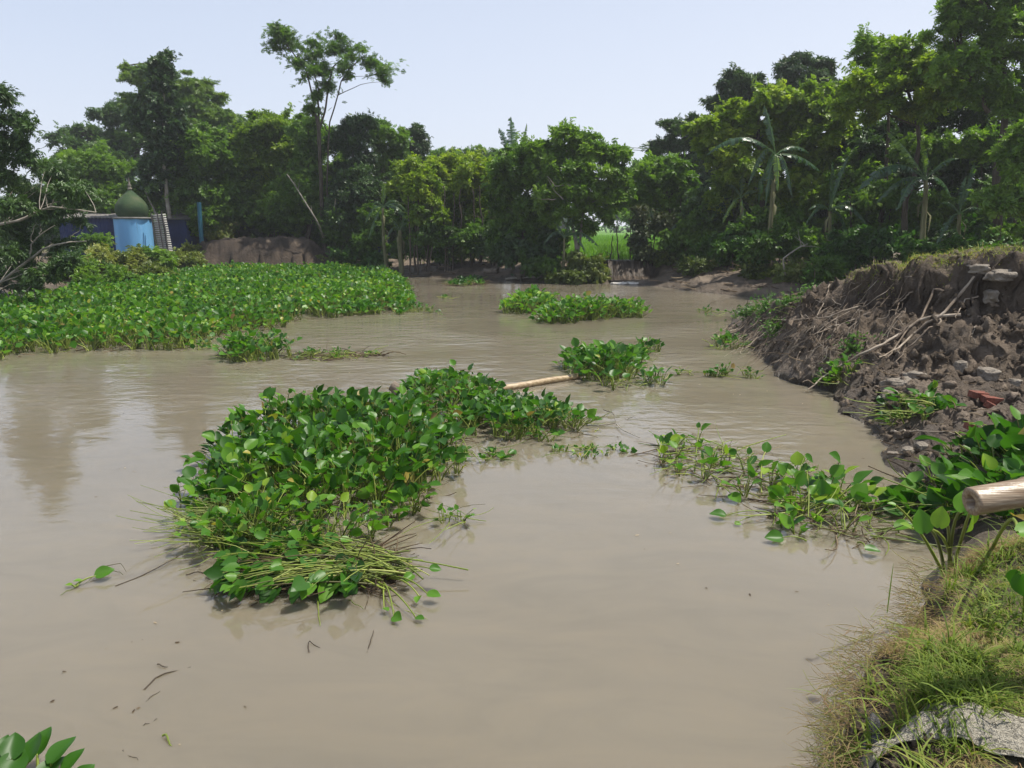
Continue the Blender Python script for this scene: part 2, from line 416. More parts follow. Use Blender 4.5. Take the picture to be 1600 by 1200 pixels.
def height(x, y, detail=True):
    x = np.asarray(x, float).ravel(); y = np.asarray(y, float).ravel()
    wob = 0.10 * fbm(x * 1.7, y * 1.7, 0, 3) * smooth(3.0, 8.0, np.hypot(x, y)) + 0.03 * fbm(x * 6, y * 6, 5.0, 3) + (1 - smooth(5, 7, y)) * 0.05 * fbm(x * 3.5, y * 3.5, 8.0, 2)
    sd, H, Wd = shore_info(x, y)
    sd = sd + wob
    t = np.clip(sd / Wd, 0, 1)
    prof = t * (2 - t) * 0.75 + 0.25 * np.clip(sd / (Wd * 3), 0, 1)
    inland = np.clip((sd - 3 * Wd) / 20, 0, 1)
    h = H * prof + (1.0 - H) * inland
    h = np.where(sd < 0, np.maximum(sd * 0.6, -1.0) - 0.03, h)
    land = smooth(-0.05, 0.6, sd)
    far = smooth(6, 12, y)
    # mud relief
    r1 = fbm(x * 0.8, y * 0.8, 1.0, 4); r2 = 1 - np.abs(fbm(x * 2.6, y * 2.6, 2.0, 4)) * 1.6
    h = h + land * far * (0.10 * r1 + 0.05 * r2) * np.where(sd > 10, .4, 1)
    # bluff left by the washed-out road
    d, Z, side, par = crest_dist(x, y, BLUFF)
    d2 = d + 0.32 * fbm(par * 0.8, d * 0.3, 4.0, 4) * smooth(0.05, 0.5, d) + 0.12 * fbm(par * 4, d * 2, 4.5, 3)
    d2 = np.maximum(d2, 0)
    face = np.interp(d2, [0, .06, .16, .32, .55, .9, 1.5, 2.3, 3.4, 5.0], [1, .97, .82, .60, .52, .46, .30, .18, .06, 0])
    back = np.interp(d, [0, 2.6, 3.6, 4.6], [1, 1.0, .7, .3]) * np.where(Z < 1.2, np.interp(d, [0, .5, 1.5], [1, 1, .3]), 1)
    hb = Z * np.where(side < 0, face, back)
    clods = 0.10 * (1 - np.abs(fbm(x * 2.2, y * 2.2, Z * 0.0 + 7.0, 4)) * 1.8) + 0.05 * fbm(x * 7, y * 7, 9.0, 3)
    clods = clods + 0.05 * (1 - np.abs(fbm(x * 6.5, y * 6.5, 17.0, 4)) * 2) + 0.022 * fbm(x * 19, y * 19, 19.0, 2)
    rough_here = smooth(.02, .25, d2) * np.where(side < 0, 1, .35) * np.clip((4.5 - d) / 1.5, 0, 1)
    hb = hb + clods * rough_here
    hb = np.where((d < 5) & (hb > 0.02) & (sd > 0), hb * smooth(-0.15, 0.5, sd), -9)
    h = np.maximum(h, hb)
    # mound, the road's other end
    d, Z, side, par = crest_dist(x, y, MOUND)
    d2 = np.maximum(d + 0.28 * fbm(par * 0.9, d, 6.0, 5, .62), 0)
    hm = Z * np.where(side < 0, np.interp(d2, [0, .1, .5, 1.0, 1.6, 2.6, 4], [1, .95, .66, .52, .38, .2, 0]), np.interp(d, [0, 2.5, 5], [1, 1, .4]))
    endc = np.where(((par < 0.01) | (par > MOUND_L - .01)), np.interp(d, [0, .5, 1.2, 2.5], [1, .8, .4, 0]) * Z, hm)
    hm = np.minimum(hm, np.maximum(endc, 0)) + 0.16 * fbm(x * 1.3, y * 2.2, 2, 4) * smooth(0, .6, d2) + .09 * fbm(x * 3.5, y * 2, 3., 3)
    h = np.where((d < 5) & (sd > 0), np.maximum(h, hm), h)
    # clods on the low mud by the bricks
    near = smooth(6.0, 7.0, y) * (1 - smooth(14, 17, y)) * smooth(0.0, 0.4, sd) * smooth(2.5, 4.0, x)
    h = h + near * (0.09 * (1 - np.abs(fbm(x * 3.1, y * 3.1, 11.0, 3)) * 2) + 0.045 * fbm(x * 9, y * 9, 12.0, 3))
    # near grass bank, gentle lumps
    nb = (1 - smooth(5.4, 7, y)) * smooth(0.05, 0.4, sd)
    h = h + nb * (0.045 * fbm(x * 2.0, y * 2.0, 3.0, 3) + 0.012 * fbm(x * 14, y * 14, 3.5, 3))
    h = h + nb * smooth(2.4, 4.5, x) * 0.1
    dn = dent(x, y)
    h = h - nb * dn * (h > .3) + nb * np.clip(dn * 4, 0, 1) * .02 * fbm(x * 22, y * 22, 6., 3)
    # channel of the small waterfall and the flooded field behind it
    ch = smooth(4.2, 4.7, x) * (1 - smooth(6.6, 7.2, x)) * smooth(34.5, 35.3, y) * (1 - smooth(37.0, 37.6, y))
    h = h * (1 - ch) + ch * np.minimum(h, 0.15)
    fl = smooth(36.6, 37.4, y) * (1 - smooth(58, 60, y)) * smooth(1.5, 3.0, x) * (1 - smooth(9, 12, x))
    h = h * (1 - fl) + fl * np.minimum(h, 0.86)
    farflat = smooth(70, 120, y)
    h = h * (1 - farflat) + farflat * 1.0
    return h

DENTS = [(on_z(1334, 1066, .75), .17, .42), (on_z(1352, 1120, .8), .11, .3), (on_z(1345, 1010, .8), .12, .25), (on_z(1436, 922, .75), .13, .35), (on_z(1398, 1190, .88), .10, .10), (on_z(1442, 1172, .88), .10, .08)]
def dent(x, y):
    r = 0
    for c, w, dp in DENTS: r = r + dp * np.exp(-(((x - c[0]) ** 2 + (y - c[1]) ** 2) / (w * w)) * (1 + .5 * vnoise(x * 14, y * 14, 3.)))
    return r

# ------------------------------------------------------------------ ground: one sheet to the horizon, finest where the eye is
def build_ground():
    ang = np.concatenate([np.linspace(-180, -44, 40)[:-1], np.linspace(-44, 44, 960), np.linspace(44, 180, 40)[1:]])
    rad = np.concatenate([[0.02, 0.3, 0.6], np.geomspace(0.9, 2.0, 40)[:-1], np.geomspace(2.0, 10, 230)[:-1], np.geomspace(10, 22, 240)[:-1],
                          np.geomspace(22, 62, 130)[:-1], np.geomspace(62, 1500, 40)])
    A, R = np.meshgrid(np.radians(ang), rad)
    X = R * np.sin(A); Y = R * np.cos(A)
    sh = X.shape
    Z = height(X, Y).reshape(sh)
    # push the steep mud faces about sideways so that clods overhang
    steep = np.clip((np.abs(np.gradient(Z, axis=0)) / (np.gradient(R, axis=0) + 1e-6)), 0, 1)
    k = steep * smooth(6, 9, R) * (1 - smooth(25, 40, R)) * 0.10
    X2 = X + k * fbm(X * 3, Y * 3, Z * 5, 3); Y2 = Y + k * fbm(X * 3 + 50, Y * 3, Z * 5, 3)
    # the undercut edge of the near grass bank
    sd, H, Wd = shore_info(X, Y); sd = sd.reshape(sh)
    V = np.stack([X2, Y2, Z], -1).reshape(-1, 3)
    nr, nc = sh
    i = np.arange(nr - 1)[:, None] * nc; j = np.arange(nc - 1)[None]
    F = np.stack([i + j, i + j + 1, i + nc + j + 1, i + nc + j], -1).reshape(-1, 4)
    # keep winding upward
    F = F[:, ::-1]
    mb = MB(); mb.add(V, F)
    m, nt, n, l, p, out = new_mat('ground_earth')
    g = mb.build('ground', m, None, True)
    # soil kinds: 0 wet mud, 1 grassy soil, 2 field
    Xf, Yf, Zf = V[:, 0], V[:, 1], V[:, 2]
    sdf = sd.ravel()
    grassy = smooth(0.15, 0.5, sdf) * (1 - smooth(5.2, 6.0, Yf)) * 0.8
    grassy = grassy * (1 - np.clip(dent(Xf, Yf) * 8, 0, 1))
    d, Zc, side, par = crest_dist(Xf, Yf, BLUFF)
    dark_earth_shade = np.where(side < 0, 1 - smooth(.35, .75, d + .2 * fbm(Xf * 2, Yf * 2, 1., 3)), 0) * .42  # shade on scarp, mound face and dents goes into the earth colour
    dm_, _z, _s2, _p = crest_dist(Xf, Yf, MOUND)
    dark_earth_shade = np.maximum(dark_earth_shade, (dm_ < 3) * np.where(_s2 < 0, 1, .4))
    dark_earth_shade = np.maximum(dark_earth_shade, np.clip(dent(Xf, Yf) * 6, 0, 1) * .5)
    top = (side > 0) & (d < 6)
    grassy = np.maximum(grassy, np.where(top & (sdf > .3), 0.75, 0))
    grassy = np.maximum(grassy, smooth(9, 14, sdf) * 0.6 * (Yf > 20))
    field = smooth(56, 62, Yf)
    at = g.data.attributes.new('grassy', 'FLOAT', 'POINT'); at.data.foreach_set('value', grassy)
    at = g.data.attributes.new('dark_earth_shade', 'FLOAT', 'POINT'); at.data.foreach_set('value', dark_earth_shade)
    at = g.data.attributes.new('field', 'FLOAT', 'POINT'); at.data.foreach_set('value', field)
    tc = n.new('ShaderNodeTexCoord')
    n1 = n.new('ShaderNodeTexNoise'); n1.inputs['Scale'].default_value = 1.1; n1.inputs['Detail'].default_value = 8; n1.inputs['Roughness'].default_value = 0.65
    l.new(tc.outputs['Object'], n1.inputs['Vector'])
    r1 = ramp(n, [(0.3, (0.05, 0.038, 0.027)), (0.5, (0.132, 0.098, 0.067)), (0.7, (0.27, 0.21, 0.152))])
    l.new(n1.outputs['Fac'], r1.inputs['Fac'])
    n2 = n.new('ShaderNodeTexNoise'); n2.inputs['Scale'].default_value = 6; n2.inputs['Detail'].default_value = 6
    l.new(tc.outputs['Object'], n2.inputs['Vector'])
    r2 = ramp(n, [(0.3, (0.05, 0.06, 0.02)), (0.5, (0.12, 0.1, 0.05)), (0.7, (0.2, 0.17, 0.09))])
    l.new(n2.outputs['Fac'], r2.inputs['Fac'])
    ga = n.new('ShaderNodeAttribute'); ga.attribute_name = 'grassy'
    fa = n.new('ShaderNodeAttribute'); fa.attribute_name = 'field'
    # darker brown of freshly broken earth, with shade of faces and dents painted in
    mo = n.new('ShaderNodeAttribute'); mo.attribute_name = 'dark_earth_shade'
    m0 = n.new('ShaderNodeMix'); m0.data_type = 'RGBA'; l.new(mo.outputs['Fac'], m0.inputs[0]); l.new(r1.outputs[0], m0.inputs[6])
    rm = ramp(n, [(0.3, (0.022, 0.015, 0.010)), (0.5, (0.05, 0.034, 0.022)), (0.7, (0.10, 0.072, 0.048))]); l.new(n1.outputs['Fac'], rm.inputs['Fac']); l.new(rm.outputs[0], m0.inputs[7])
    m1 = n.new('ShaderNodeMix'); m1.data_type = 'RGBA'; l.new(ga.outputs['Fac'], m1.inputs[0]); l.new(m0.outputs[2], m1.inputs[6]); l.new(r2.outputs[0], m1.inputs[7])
    m2 = n.new('ShaderNodeMix'); m2.data_type = 'RGBA'; l.new(fa.outputs['Fac'], m2.inputs[0]); l.new(m1.outputs[2], m2.inputs[6]); m2.inputs[7].default_value = (0.1, 0.23, 0.02, 1)
    # wet tide line near the water (a real difference of the soil: soaked mud is darker and glossier)
    geo = n.new('ShaderNodeNewGeometry'); sp = n.new('ShaderNodeSeparateXYZ'); l.new(geo.outputs['Position'], sp.inputs[0])
    mr = n.new('ShaderNodeMapRange'); l.new(sp.outputs['Z'], mr.inputs['Value']); mr.inputs['From Min'].default_value = 0.02; mr.inputs['From Max'].default_value = 0.25
    mr.inputs['To Min'].default_value = 0.55; mr.inputs['To Max'].default_value = 1.0
    wet = n.new('ShaderNodeMix'); wet.data_type = 'RGBA'; wet.blend_type = 'MULTIPLY'; wet.inputs[0].default_value = 1
    l.new(m2.outputs[2], wet.inputs[6]); l.new(mr.outputs[0], wet.inputs[7])
    l.new(wet.outputs[2], p.inputs['Base Color'])
    mr2 = n.new('ShaderNodeMapRange'); l.new(sp.outputs['Z'], mr2.inputs['Value']); mr2.inputs['From Min'].default_value = 0.05; mr2.inputs['From Max'].default_value = 0.6
    mr2.inputs['To Min'].default_value = 0.32; mr2.inputs['To Max'].default_value = 0.85
    l.new(mr2.outputs[0], p.inputs['Roughness'])
    nb = n.new('ShaderNodeTexNoise'); nb.inputs['Scale'].default_value = 11; nb.inputs['Detail'].default_value = 10; nb.inputs['Roughness'].default_value = 0.7
    l.new(tc.outputs['Object'], nb.inputs['Vector'])
    b = n.new('ShaderNodeBump'); b.inputs['Strength'].default_value = 1.0; b.inputs['Distance'].default_value = 0.13
    l.new(nb.outputs['Fac'], b.inputs['Height']); l.new(b.outputs[0], p.inputs['Normal'])
    tag(g, 'bare brown mud banks and grassy soil around the flooded breach', None, None, 'structure')
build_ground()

# ------------------------------------------------------------------ water
def water_mat(name, col_a, col_b, strength=1.0):
    m, nt, n, l, p, out = new_mat(name)
    tc = n.new('ShaderNodeTexCoord')
    big = n.new('ShaderNodeTexNoise'); big.inputs['Scale'].default_value = 0.16; big.inputs['Detail'].default_value = 3; big.inputs['Distortion'].default_value = 0.6
    mpb = n.new('ShaderNodeMapping'); mpb.inputs['Scale'].default_value = (0.8, 1.3, 1); mpb.inputs['Rotation'].default_value = (0, 0, 0.35)
    l.new(tc.outputs['Object'], mpb.inputs['Vector']); l.new(mpb.outputs[0], big.inputs['Vector'])
    r = ramp(n, [(0.3, col_a), (0.7, col_b)]); l.new(big.outputs['Fac'], r.inputs['Fac'])
    silt = n.new('ShaderNodeTexNoise'); silt.inputs['Scale'].default_value = 1.4; silt.inputs['Detail'].default_value = 7; silt.inputs['Roughness'].default_value = .62; silt.inputs['Distortion'].default_value = 1.6
    mps = n.new('ShaderNodeMapping'); mps.inputs['Scale'].default_value = (0.55, 1.5, 1); mps.inputs['Rotation'].default_value = (0, 0, 0.5)
    l.new(tc.outputs['Object'], mps.inputs['Vector']); l.new(mps.outputs[0], silt.inputs['Vector'])
    sr = ramp(n, [(0.32, (0.93, 0.94, 0.95)), (0.5, (1, 1, 1)), (0.72, (1.07, 1.05, 1.03))]); l.new(silt.outputs['Fac'], sr.inputs['Fac'])
    sm_ = n.new('ShaderNodeMix'); sm_.data_type = 'RGBA'; sm_.blend_type = 'MULTIPLY'; sm_.inputs[0].default_value = 1
    l.new(r.outputs[0], sm_.inputs[6]); l.new(sr.outputs[0], sm_.inputs[7]); l.new(sm_.outputs[2], p.inputs['Base Color'])
    p.inputs['Roughness'].default_value = 0.05
    p.inputs['IOR'].default_value = 1.33
    p.inputs['Subsurface Weight'].default_value = 1.0
    p.inputs['Subsurface Radius'].default_value = (1.0, 0.9, 0.7)
    p.inputs['Subsurface Scale'].default_value = 0.30
    p.inputs['Specular IOR Level'].default_value = 0.85
    # currents: riffles in the open stream, a calmer pool close by
    geo = n.new('ShaderNodeSeparateXYZ'); l.new(tc.outputs['Object'], geo.inputs[0])
    calm = n.new('ShaderNodeMapRange'); l.new(geo.outputs['Y'], calm.inputs['Value'])
    calm.inputs['From Min'].default_value = 5; calm.inputs['From Max'].default_value = 13; calm.inputs['To Min'].default_value = 0.16; calm.inputs['To Max'].default_value = 1.0
    patch = n.new('ShaderNodeMapRange'); l.new(big.outputs['Fac'], patch.inputs['Value'])
    patch.inputs['From Min'].default_value = 0.42; patch.inputs['From Max'].default_value = 0.66; patch.inputs['To Min'].default_value = 0.22; patch.inputs['To Max'].default_value = 1.0
    mu = n.new('ShaderNodeMath'); mu.operation = 'MULTIPLY'; l.new(calm.outputs[0], mu.inputs[0]); l.new(patch.outputs[0], mu.inputs[1])
    w1 = n.new('ShaderNodeTexNoise'); w1.inputs['Scale'].default_value = 3.2; w1.inputs['Detail'].default_value = 4; w1.inputs['Distortion'].default_value = 0.5
    mp1 = n.new('ShaderNodeMapping'); mp1.inputs['Scale'].default_value = (0.9, 1.5, 1); mp1.inputs['Rotation'].default_value = (0, 0, -0.15)
    l.new(tc.outputs['Object'], mp1.inputs['Vector']); l.new(mp1.outputs[0], w1.inputs['Vector'])
    w2 = n.new('ShaderNodeTexNoise'); w2.inputs['Scale'].default_value = 0.9; w2.inputs['Detail'].default_value = 2; w2.inputs['Distortion'].default_value = 1.2
    l.new(mp1.outputs[0], w2.inputs['Vector'])
    ad = n.new('ShaderNodeMath'); ad.operation = 'MULTIPLY_ADD'; l.new(w2.outputs['Fac'], ad.inputs[0]); ad.inputs[1].default_value = 1.3; l.new(w1.outputs['Fac'], ad.inputs[2])
    hm = n.new('ShaderNodeMath'); hm.operation = 'MULTIPLY'; l.new(ad.outputs[0], hm.inputs[0]); l.new(mu.outputs[0], hm.inputs[1])
    b = n.new('ShaderNodeBump'); b.inputs['Strength'].default_value = 1.0; b.inputs['Distance'].default_value = 0.024 * strength
    l.new(hm.outputs[0], b.inputs['Height']); l.new(b.outputs[0], p.inputs['Normal'])
    return m
M['water'] = water_mat('muddy_water', (0.170, 0.148, 0.108), (0.208, 0.183, 0.137))
mb = MB()
wx = np.array([-70, -30, 0, 10, 25.]); wy = np.array([-14, 0, 15, 40, 60.])
WX, WY = np.meshgrid(wx, wy)
V = np.stack([WX, WY, np.zeros_like(WX)], -1).reshape(-1, 3)
i = np.arange(4)[:, None] * 5; j = np.arange(4)[None]
mb.add(V, np.stack([i + j, i + j + 1, i + 5 + j + 1, i + 5 + j], -1).reshape(-1, 4))
tag(mb.build('water', M['water']), 'muddy brown flood water filling the breach between the banks', None, None, 'structure')
# flood water standing on the field and spilling over the edge
mb = MB()
V = np.array([(3.0, 36.9, .97), (8.5, 36.9, .97), (11, 60, .97), (1.2, 60, .97)])
mb.add(V, [[0, 1, 2, 3]])
tag(mb.build('flood_water', M['water']), 'pale sheet of flood water standing at the front edge of the rice field', None, None, 'structure')

def waterfall():
    m, nt, n, l, p, out = new_mat('falling_water')
    tc = n.new('ShaderNodeTexCoord'); mp = n.new('ShaderNodeMapping'); mp.inputs['Scale'].default_value = (7, 1.2, 0.8)
    l.new(tc.outputs['Object'], mp.inputs['Vector'])
    ns = n.new('ShaderNodeTexNoise'); ns.inputs['Scale'].default_value = 1.3; ns.inputs['Detail'].default_value = 5
    l.new(mp.outputs[0], ns.inputs['Vector'])
    r = ramp(n, [(0.4, (0.028, 0.02, 0.014)), (0.55, (0.055, 0.04, 0.028)), (0.68, (0.11, 0.085, 0.065)), (0.8, (0.28, 0.25, 0.22))]); l.new(ns.outputs['Fac'], r.inputs['Fac'])
    l.new(r.outputs[0], p.inputs['Base Color']); p.inputs['Roughness'].default_value = 0.55; p.inputs['Specular IOR Level'].default_value = .2
    b = n.new('ShaderNodeBump'); b.inputs['Distance'].default_value = 0.08; l.new(ns.outputs['Fac'], b.inputs['Height']); l.new(b.outputs[0], p.inputs['Normal'])
    nx, ns_ = 60, 40
    u = np.linspace(0, 1, nx); t = np.linspace(0, 1, ns_)
    U, T = np.meshgrid(u, t)
    X = 4.55 + U * 2.0 - T * 0.15 * U
    yy = np.interp(T, [0, .15, .6, .75, 1], [37.2, 36.9, 36.3, 35.9, 34.6])
    zz = np.interp(T, [0, .15, .6, .75, 1], [.985, .96, .30, .16, .01])
    wob = fbm(X * 4, T * 1.5, 0, 3)
    edge = np.abs(U - .5) * 2
    Z = zz + 0.04 * wob * smooth(.1, .3, T) - 0.0 * edge
    Y = yy + 0.10 * wob - 0.12 * (1 - edge ** 2) * smooth(0, .2, T)
    V = np.stack([X, Y, Z], -1).reshape(-1, 3)
    i = np.arange(ns_ - 1)[:, None] * nx; j = np.arange(nx - 1)[None]
    mb = MB(); mb.add(V, np.stack([i + nx + j, i + nx + j + 1, i + j + 1, i + j], -1).reshape(-1, 4))
    tag(mb.build('waterfall', m, None, True), 'small brown waterfall spilling off the field edge', None, None, 'structure')
    # white water at its foot
    rng = np.random.default_rng(5)
    mb = MB(); iv, if_ = icosphere(1)
    for q in range(60):
        c = np.array([rng.uniform(4.7, 6.3), rng.uniform(34.6, 35.5), 0.02]); s = rng.uniform(.04, .16)
        mb.add(iv * [s * 1.6, s, s * .45] * (1 + .2 * rng.normal(0, 1, (len(iv), 1))) + c, if_)
    foam = rough_mat('foam', [(0.3, (0.5, 0.46, 0.4)), (0.8, (0.8, 0.78, 0.74))], scale=6, bump=0.4, rough=0.5)
    tag(mb.build('foam_water', foam, None, True), 'white churned water where the small fall meets the stream', None, None, 'structure')
waterfall()

# ------------------------------------------------------------------ trees: tapered limbs and crowns of leaf sprays
def make_spray(n, leaf_l, leaf_w, droop, spread, seed):
    """a twig's worth of leaflets, length about 1; each leaflet folded along its midrib"""
    rng = np.random.default_rng(seed)
    v, f = [], []
    for k in range(n):
        t = 0.15 + 0.85 * k / (n - 1)
        side = 1 if k % 2 else -1
        a = side * spread * rng.uniform(.75, 1.2) if k < n - 1 else 0
        p = np.array([t * 0.7, 0, -0.12 * t * t])
        d = np.array([math.cos(a), math.sin(a), -droop * rng.uniform(.4, 1.3)]); d /= np.linalg.norm(d)
        s = np.array([-math.sin(a), math.cos(a), rng.uniform(-.5, .5)]); s /= np.linalg.norm(s)
        up = np.cross(d, s)
        L = leaf_l * rng.uniform(.75, 1.15); Wd = leaf_w * rng.uniform(.8, 1.15)
        q = [p, p + d * L * .45 + s * Wd + up * Wd * .35, p + d * L + np.array([0, 0, -droop * L * .3]), p + d * L * .45 - s * Wd + up * Wd * .35]
        b = len(v); v += q; f += [(b, b + 2, b + 1), (b, b + 3, b + 2)]
    return np.array(v), np.array(f)

SPRAYS = {
    'broad': [make_spray(7, .52, .14, .35, .9, s) for s in (1, 2)],
    'mango': [make_spray(8, .62, .10, .75, 1.1, s) for s in (3, 4)],
    'fine': [make_spray(11, .34, .085, .15, 1.15, s) for s in (5, 6)],
    'round': [make_spray(6, .42, .20, .3, 1.0, s) for s in (7, 8)],
    'hang': [make_spray(8, .5, .11, 1.6, .6, s) for s in (9, 10)],
}

def crown_points(blobs, rng, dens=1.0, flat=0.65, clump_r=None):
    """blobs: (centre, radii). Returns clump centres with a radius each"""
    C, Rr = [], []
    for c, r in blobs:
        c = np.array(c); r = np.array(r)
        rc = clump_r or float(np.clip(0.25 * (r[0] * r[2]) ** .5, 0.26, .9))
        k = int(np.clip(dens * 1.5 * (r[0] * r[2]) / (rc * rc), 6, 70))
        d = unit(rng.normal(0, 1, (k, 3)))
        rad = rng.uniform(.25, 1.0, (k, 1)) ** .55
        jit = rng.uniform(.8, 1.18, (k, 1))
        C.append(c + d * rad * jit * (r - rc * .4)); Rr.append(rc * rng.uniform(.5, 1.4, k))
    return np.concatenate(C), np.concatenate(Rr)

def leafmass(mb, C, Rr, style, size, rng, per=55, flat=0.7, tone=0.0):
    size = size * 0.66; per = per * 2.1
    n = np.maximum((per * (Rr / Rr.mean()) ** 2 * rng.uniform(.6, 1.3, len(Rr))).astype(int), 4)
    idx = np.repeat(np.arange(len(C)), n)
    N = len(idx)
    d = rng.normal(0, 1, (N, 3)); d[:, 2] += 0.35; d = unit(d)
    rad = rng.uniform(.12, 1.22, (N, 1)) ** .75
    lump = 1 + 0.3 * rng.normal(0, 1, (N, 1)) + np.where(rng.random((N, 1)) < .06, .45, 0)
    ani = rng.uniform(.5, 1.55, (len(C), 3)); ani[:, 2] = rng.uniform(.6, 1.25, len(C))
    tilt = rng.normal(0, .35, (len(C), 2))
    off = d * rad * Rr[idx][:, None] * lump * np.array([1, 1, flat]) * ani[idx]
    off[:, 2] += off[:, 0] * tilt[idx, 0] + off[:, 1] * tilt[idx, 1]
    pos = C[idx] + off
    grow = unit(d * [1, 1, .6] + rng.normal(0, .55, (N, 3)) + [0, 0, -.1])
    nrm = unit(rng.normal(0, .75, (N, 3)) + [0, 0, 1.0] + d * .35)
    Fm = frames(grow, nrm)
    tonec = rng.normal(0, .13, len(C))
    val = np.clip(.5 + tone + tonec[idx] + rng.normal(0, .1, N), 0, 1)
    sc = size * rng.uniform(.65, 1.3, N)
    which = rng.integers(0, 2, N)
    for k in (0, 1):
        m = which == k
        if m.sum() == 0: continue
        tv, tf = SPRAYS[style][k]
        v, f = scatter(tv, tf, pos[m] - grow[m] * sc[m][:, None] * .4, Fm[m], sc[m])
        mb.add(v, f, np.clip(np.repeat(val[m], len(tf)) + rng.normal(0, .06, m.sum() * len(tf)), 0, 1))

def limb(mb, pts, r0, r1, rng, n=12, amp=0.05, sides=7, val=0.5):
    q = wiggle(pts, n, amp, rng)
    t = np.linspace(0, 1, n)
    R = r0 + (r1 - r0) * t ** .8
    v, f = tubes(q, R, sides)
    mb.add(v, f, val)
    return q

def tree(name, label, cat, Y, base, blobs, style='broad', mat='tree_mid', size=.42, per=50, dens=1.0, trunk_r=.12, flat=.7, depth=1.0,
         seed=0, stems=None, tone=0.0, group=None, bark='bark', n_limbs=14, clump_r=None, trunk_top=None, bare=None):
    """base: pixel column of the foot; blobs: (px, py, rx, ry[, dY]) crown masses in photo pixels at distance Y"""
    rng = np.random.default_rng(1000 + seed)
    s = px_size(Y)
    B = []
    for b in blobs:
        dy = b[4] if len(b) > 4 else rng.uniform(-.4, .4) * b[2] * s
        c = at_y(b[0], b[1], Y + dy)
        B.append((c, (b[2] * s, b[2] * s * depth, b[3] * s)))
    bx, by = at_y(base, 400, Y)[:2]
    gz = float(height([bx], [by])[0])
    root = empty(name, (bx, by, gz), label, cat, group)
    C, Rr = crown_points(B, rng, dens, flat, clump_r)
    lm = MB(); leafmass(lm, C, Rr, style, size, rng, per, flat, tone)
    tm = MB()
    foot = np.array([bx, by, gz - .15])
    if stems:
        ends = []
        for st in stems:
            pts = [at_y(p[0], p[1], Y + (p[2] if len(p) > 2 else 0)) for p in st['p']]
            if st.get('root', True): pts[0] = np.array([pts[0][0], pts[0][1], gz - .15])
            q = limb(tm, pts, st['r'], st.get('r1', st['r'] * .35), rng, n=16, amp=st.get('amp', .04))
            ends.append(q)
        Q = np.concatenate([q[6:] for q in ends])
    else:
        low = min(c[2] - r[2] * .6 for c, r in B)
        ctr = np.mean([c for c, r in B], 0)
        top = np.array([ctr[0], ctr[1], max(c[2] for c, r in B)])
        mid = np.array([bx * .75 + ctr[0] * .25, by * .75 + ctr[1] * .25, max(low, gz + .5)])
        q = limb(tm, [foot, mid, top], trunk_r, trunk_r * .25, rng, n=14, amp=trunk_r * 1.2)
        Q = q[3:]
    pick = rng.permutation(len(C))[:n_limbs]
    for k in pick:
        c = C[k]
        dd = np.linalg.norm(Q - c, axis=1) + np.maximum(Q[:, 2] - c[2] + .2, 0) * 3
        a = Q[np.argmin(dd)]
        m = (a + c) / 2 + [0, 0, np.linalg.norm(c - a) * .08]
        limb(tm, [a, m, c], trunk_r * .3, trunk_r * .08, rng, n=7, amp=.04, sides=5)
    if bare:
        for st in bare:
            pts = [at_y(p[0], p[1], Y + (p[2] if len(p) > 2 else -1.0)) for p in st['p']]
            limb(tm, pts, st['r'], st['r'] * .3, rng, n=10, amp=.03, sides=5)
    part(tm, 'trunk', M[bark], root, True)
    part(lm, 'crown', M[mat], root)
    return root

T = tree
# ---- left of the picture
T('rain_tree', 'wide dark umbrella tree with layered boughs far behind the domed tower', 'tree', 70, 215,
  [(150, 222, 66, 22), (125, 240, 42, 20), (225, 190, 80, 32), (320, 190, 70, 26), (365, 200, 50, 22), (200, 250, 90, 40), (330, 235, 70, 34), (120, 205, 34, 12)],
  'fine', 'tree_rain', .75, 60, 1.0, .5, .45, seed=1, tone=-.18, n_limbs=20)
T('rain_tree', 'tall umbrella tree with sunlit yellow-green top behind the slender dark tree', 'tree', 61, 280,
  [(235, 122, 46, 20), (285, 125, 44, 22), (318, 150, 38, 16), (260, 160, 60, 28), (300, 185, 52, 24), (208, 108, 22, 9), (222, 165, 30, 20), (340, 180, 28, 14)],
  'fine', 'tree_rain', .6, 60, 1.0, .4, .42, seed=2, tone=.22, n_limbs=24)
T('slender_tree', 'slender dark tree with pale bare trunk rising beside the pale slatted panel', 'tree', 47, 270,
  [(252, 112, 22, 26), (246, 150, 30, 30), (236, 195, 30, 34), (268, 185, 26, 34), (256, 240, 32, 26), (258, 90, 11, 14), (240, 280, 26, 26)],
  'round', 'tree_dark', .42, 44, .9, .1, seed=3, n_limbs=18, tone=.08,
  stems=[dict(p=[(272, 392), (262, 320), (254, 240), (258, 100)], r=.17, r1=.04), dict(p=[(262, 392), (242, 330), (228, 300)], r=.08, r1=.04)], bark='pale_bark')
T('round_tree', 'broad green tree low behind the fallen tree and blue sheds', 'tree', 52, 150,
  [(130, 268, 46, 32), (165, 262, 44, 30), (110, 300, 40, 34), (180, 300, 44, 34), (85, 262, 30, 22)], 'fine', 'tree_mid', .5, 50, 1, .18, seed=4, tone=.1)
T('bushy_tree', 'bushy green tree just right of the blue-walled dome tower', 'tree', 49, 330,
  [(320, 225, 46, 34), (352, 250, 44, 42), (300, 268, 42, 42), (340, 300, 56, 40), (300, 318, 34, 30), (368, 290, 36, 44)], 'broad', 'tree_mid', .5, 56, 1.1, .2, seed=5, tone=.06)
T('bushy_tree', 'bushy tree with brighter top behind the raised mound of earth', 'tree', 50, 425,
  [(410, 205, 42, 30), (445, 205, 44, 32), (400, 245, 46, 42), (450, 255, 50, 44), (420, 300, 56, 44), (385, 215, 28, 24)], 'broad', 'tree_yellow', .5, 56, 1.1, .2, seed=6, tone=-.12)
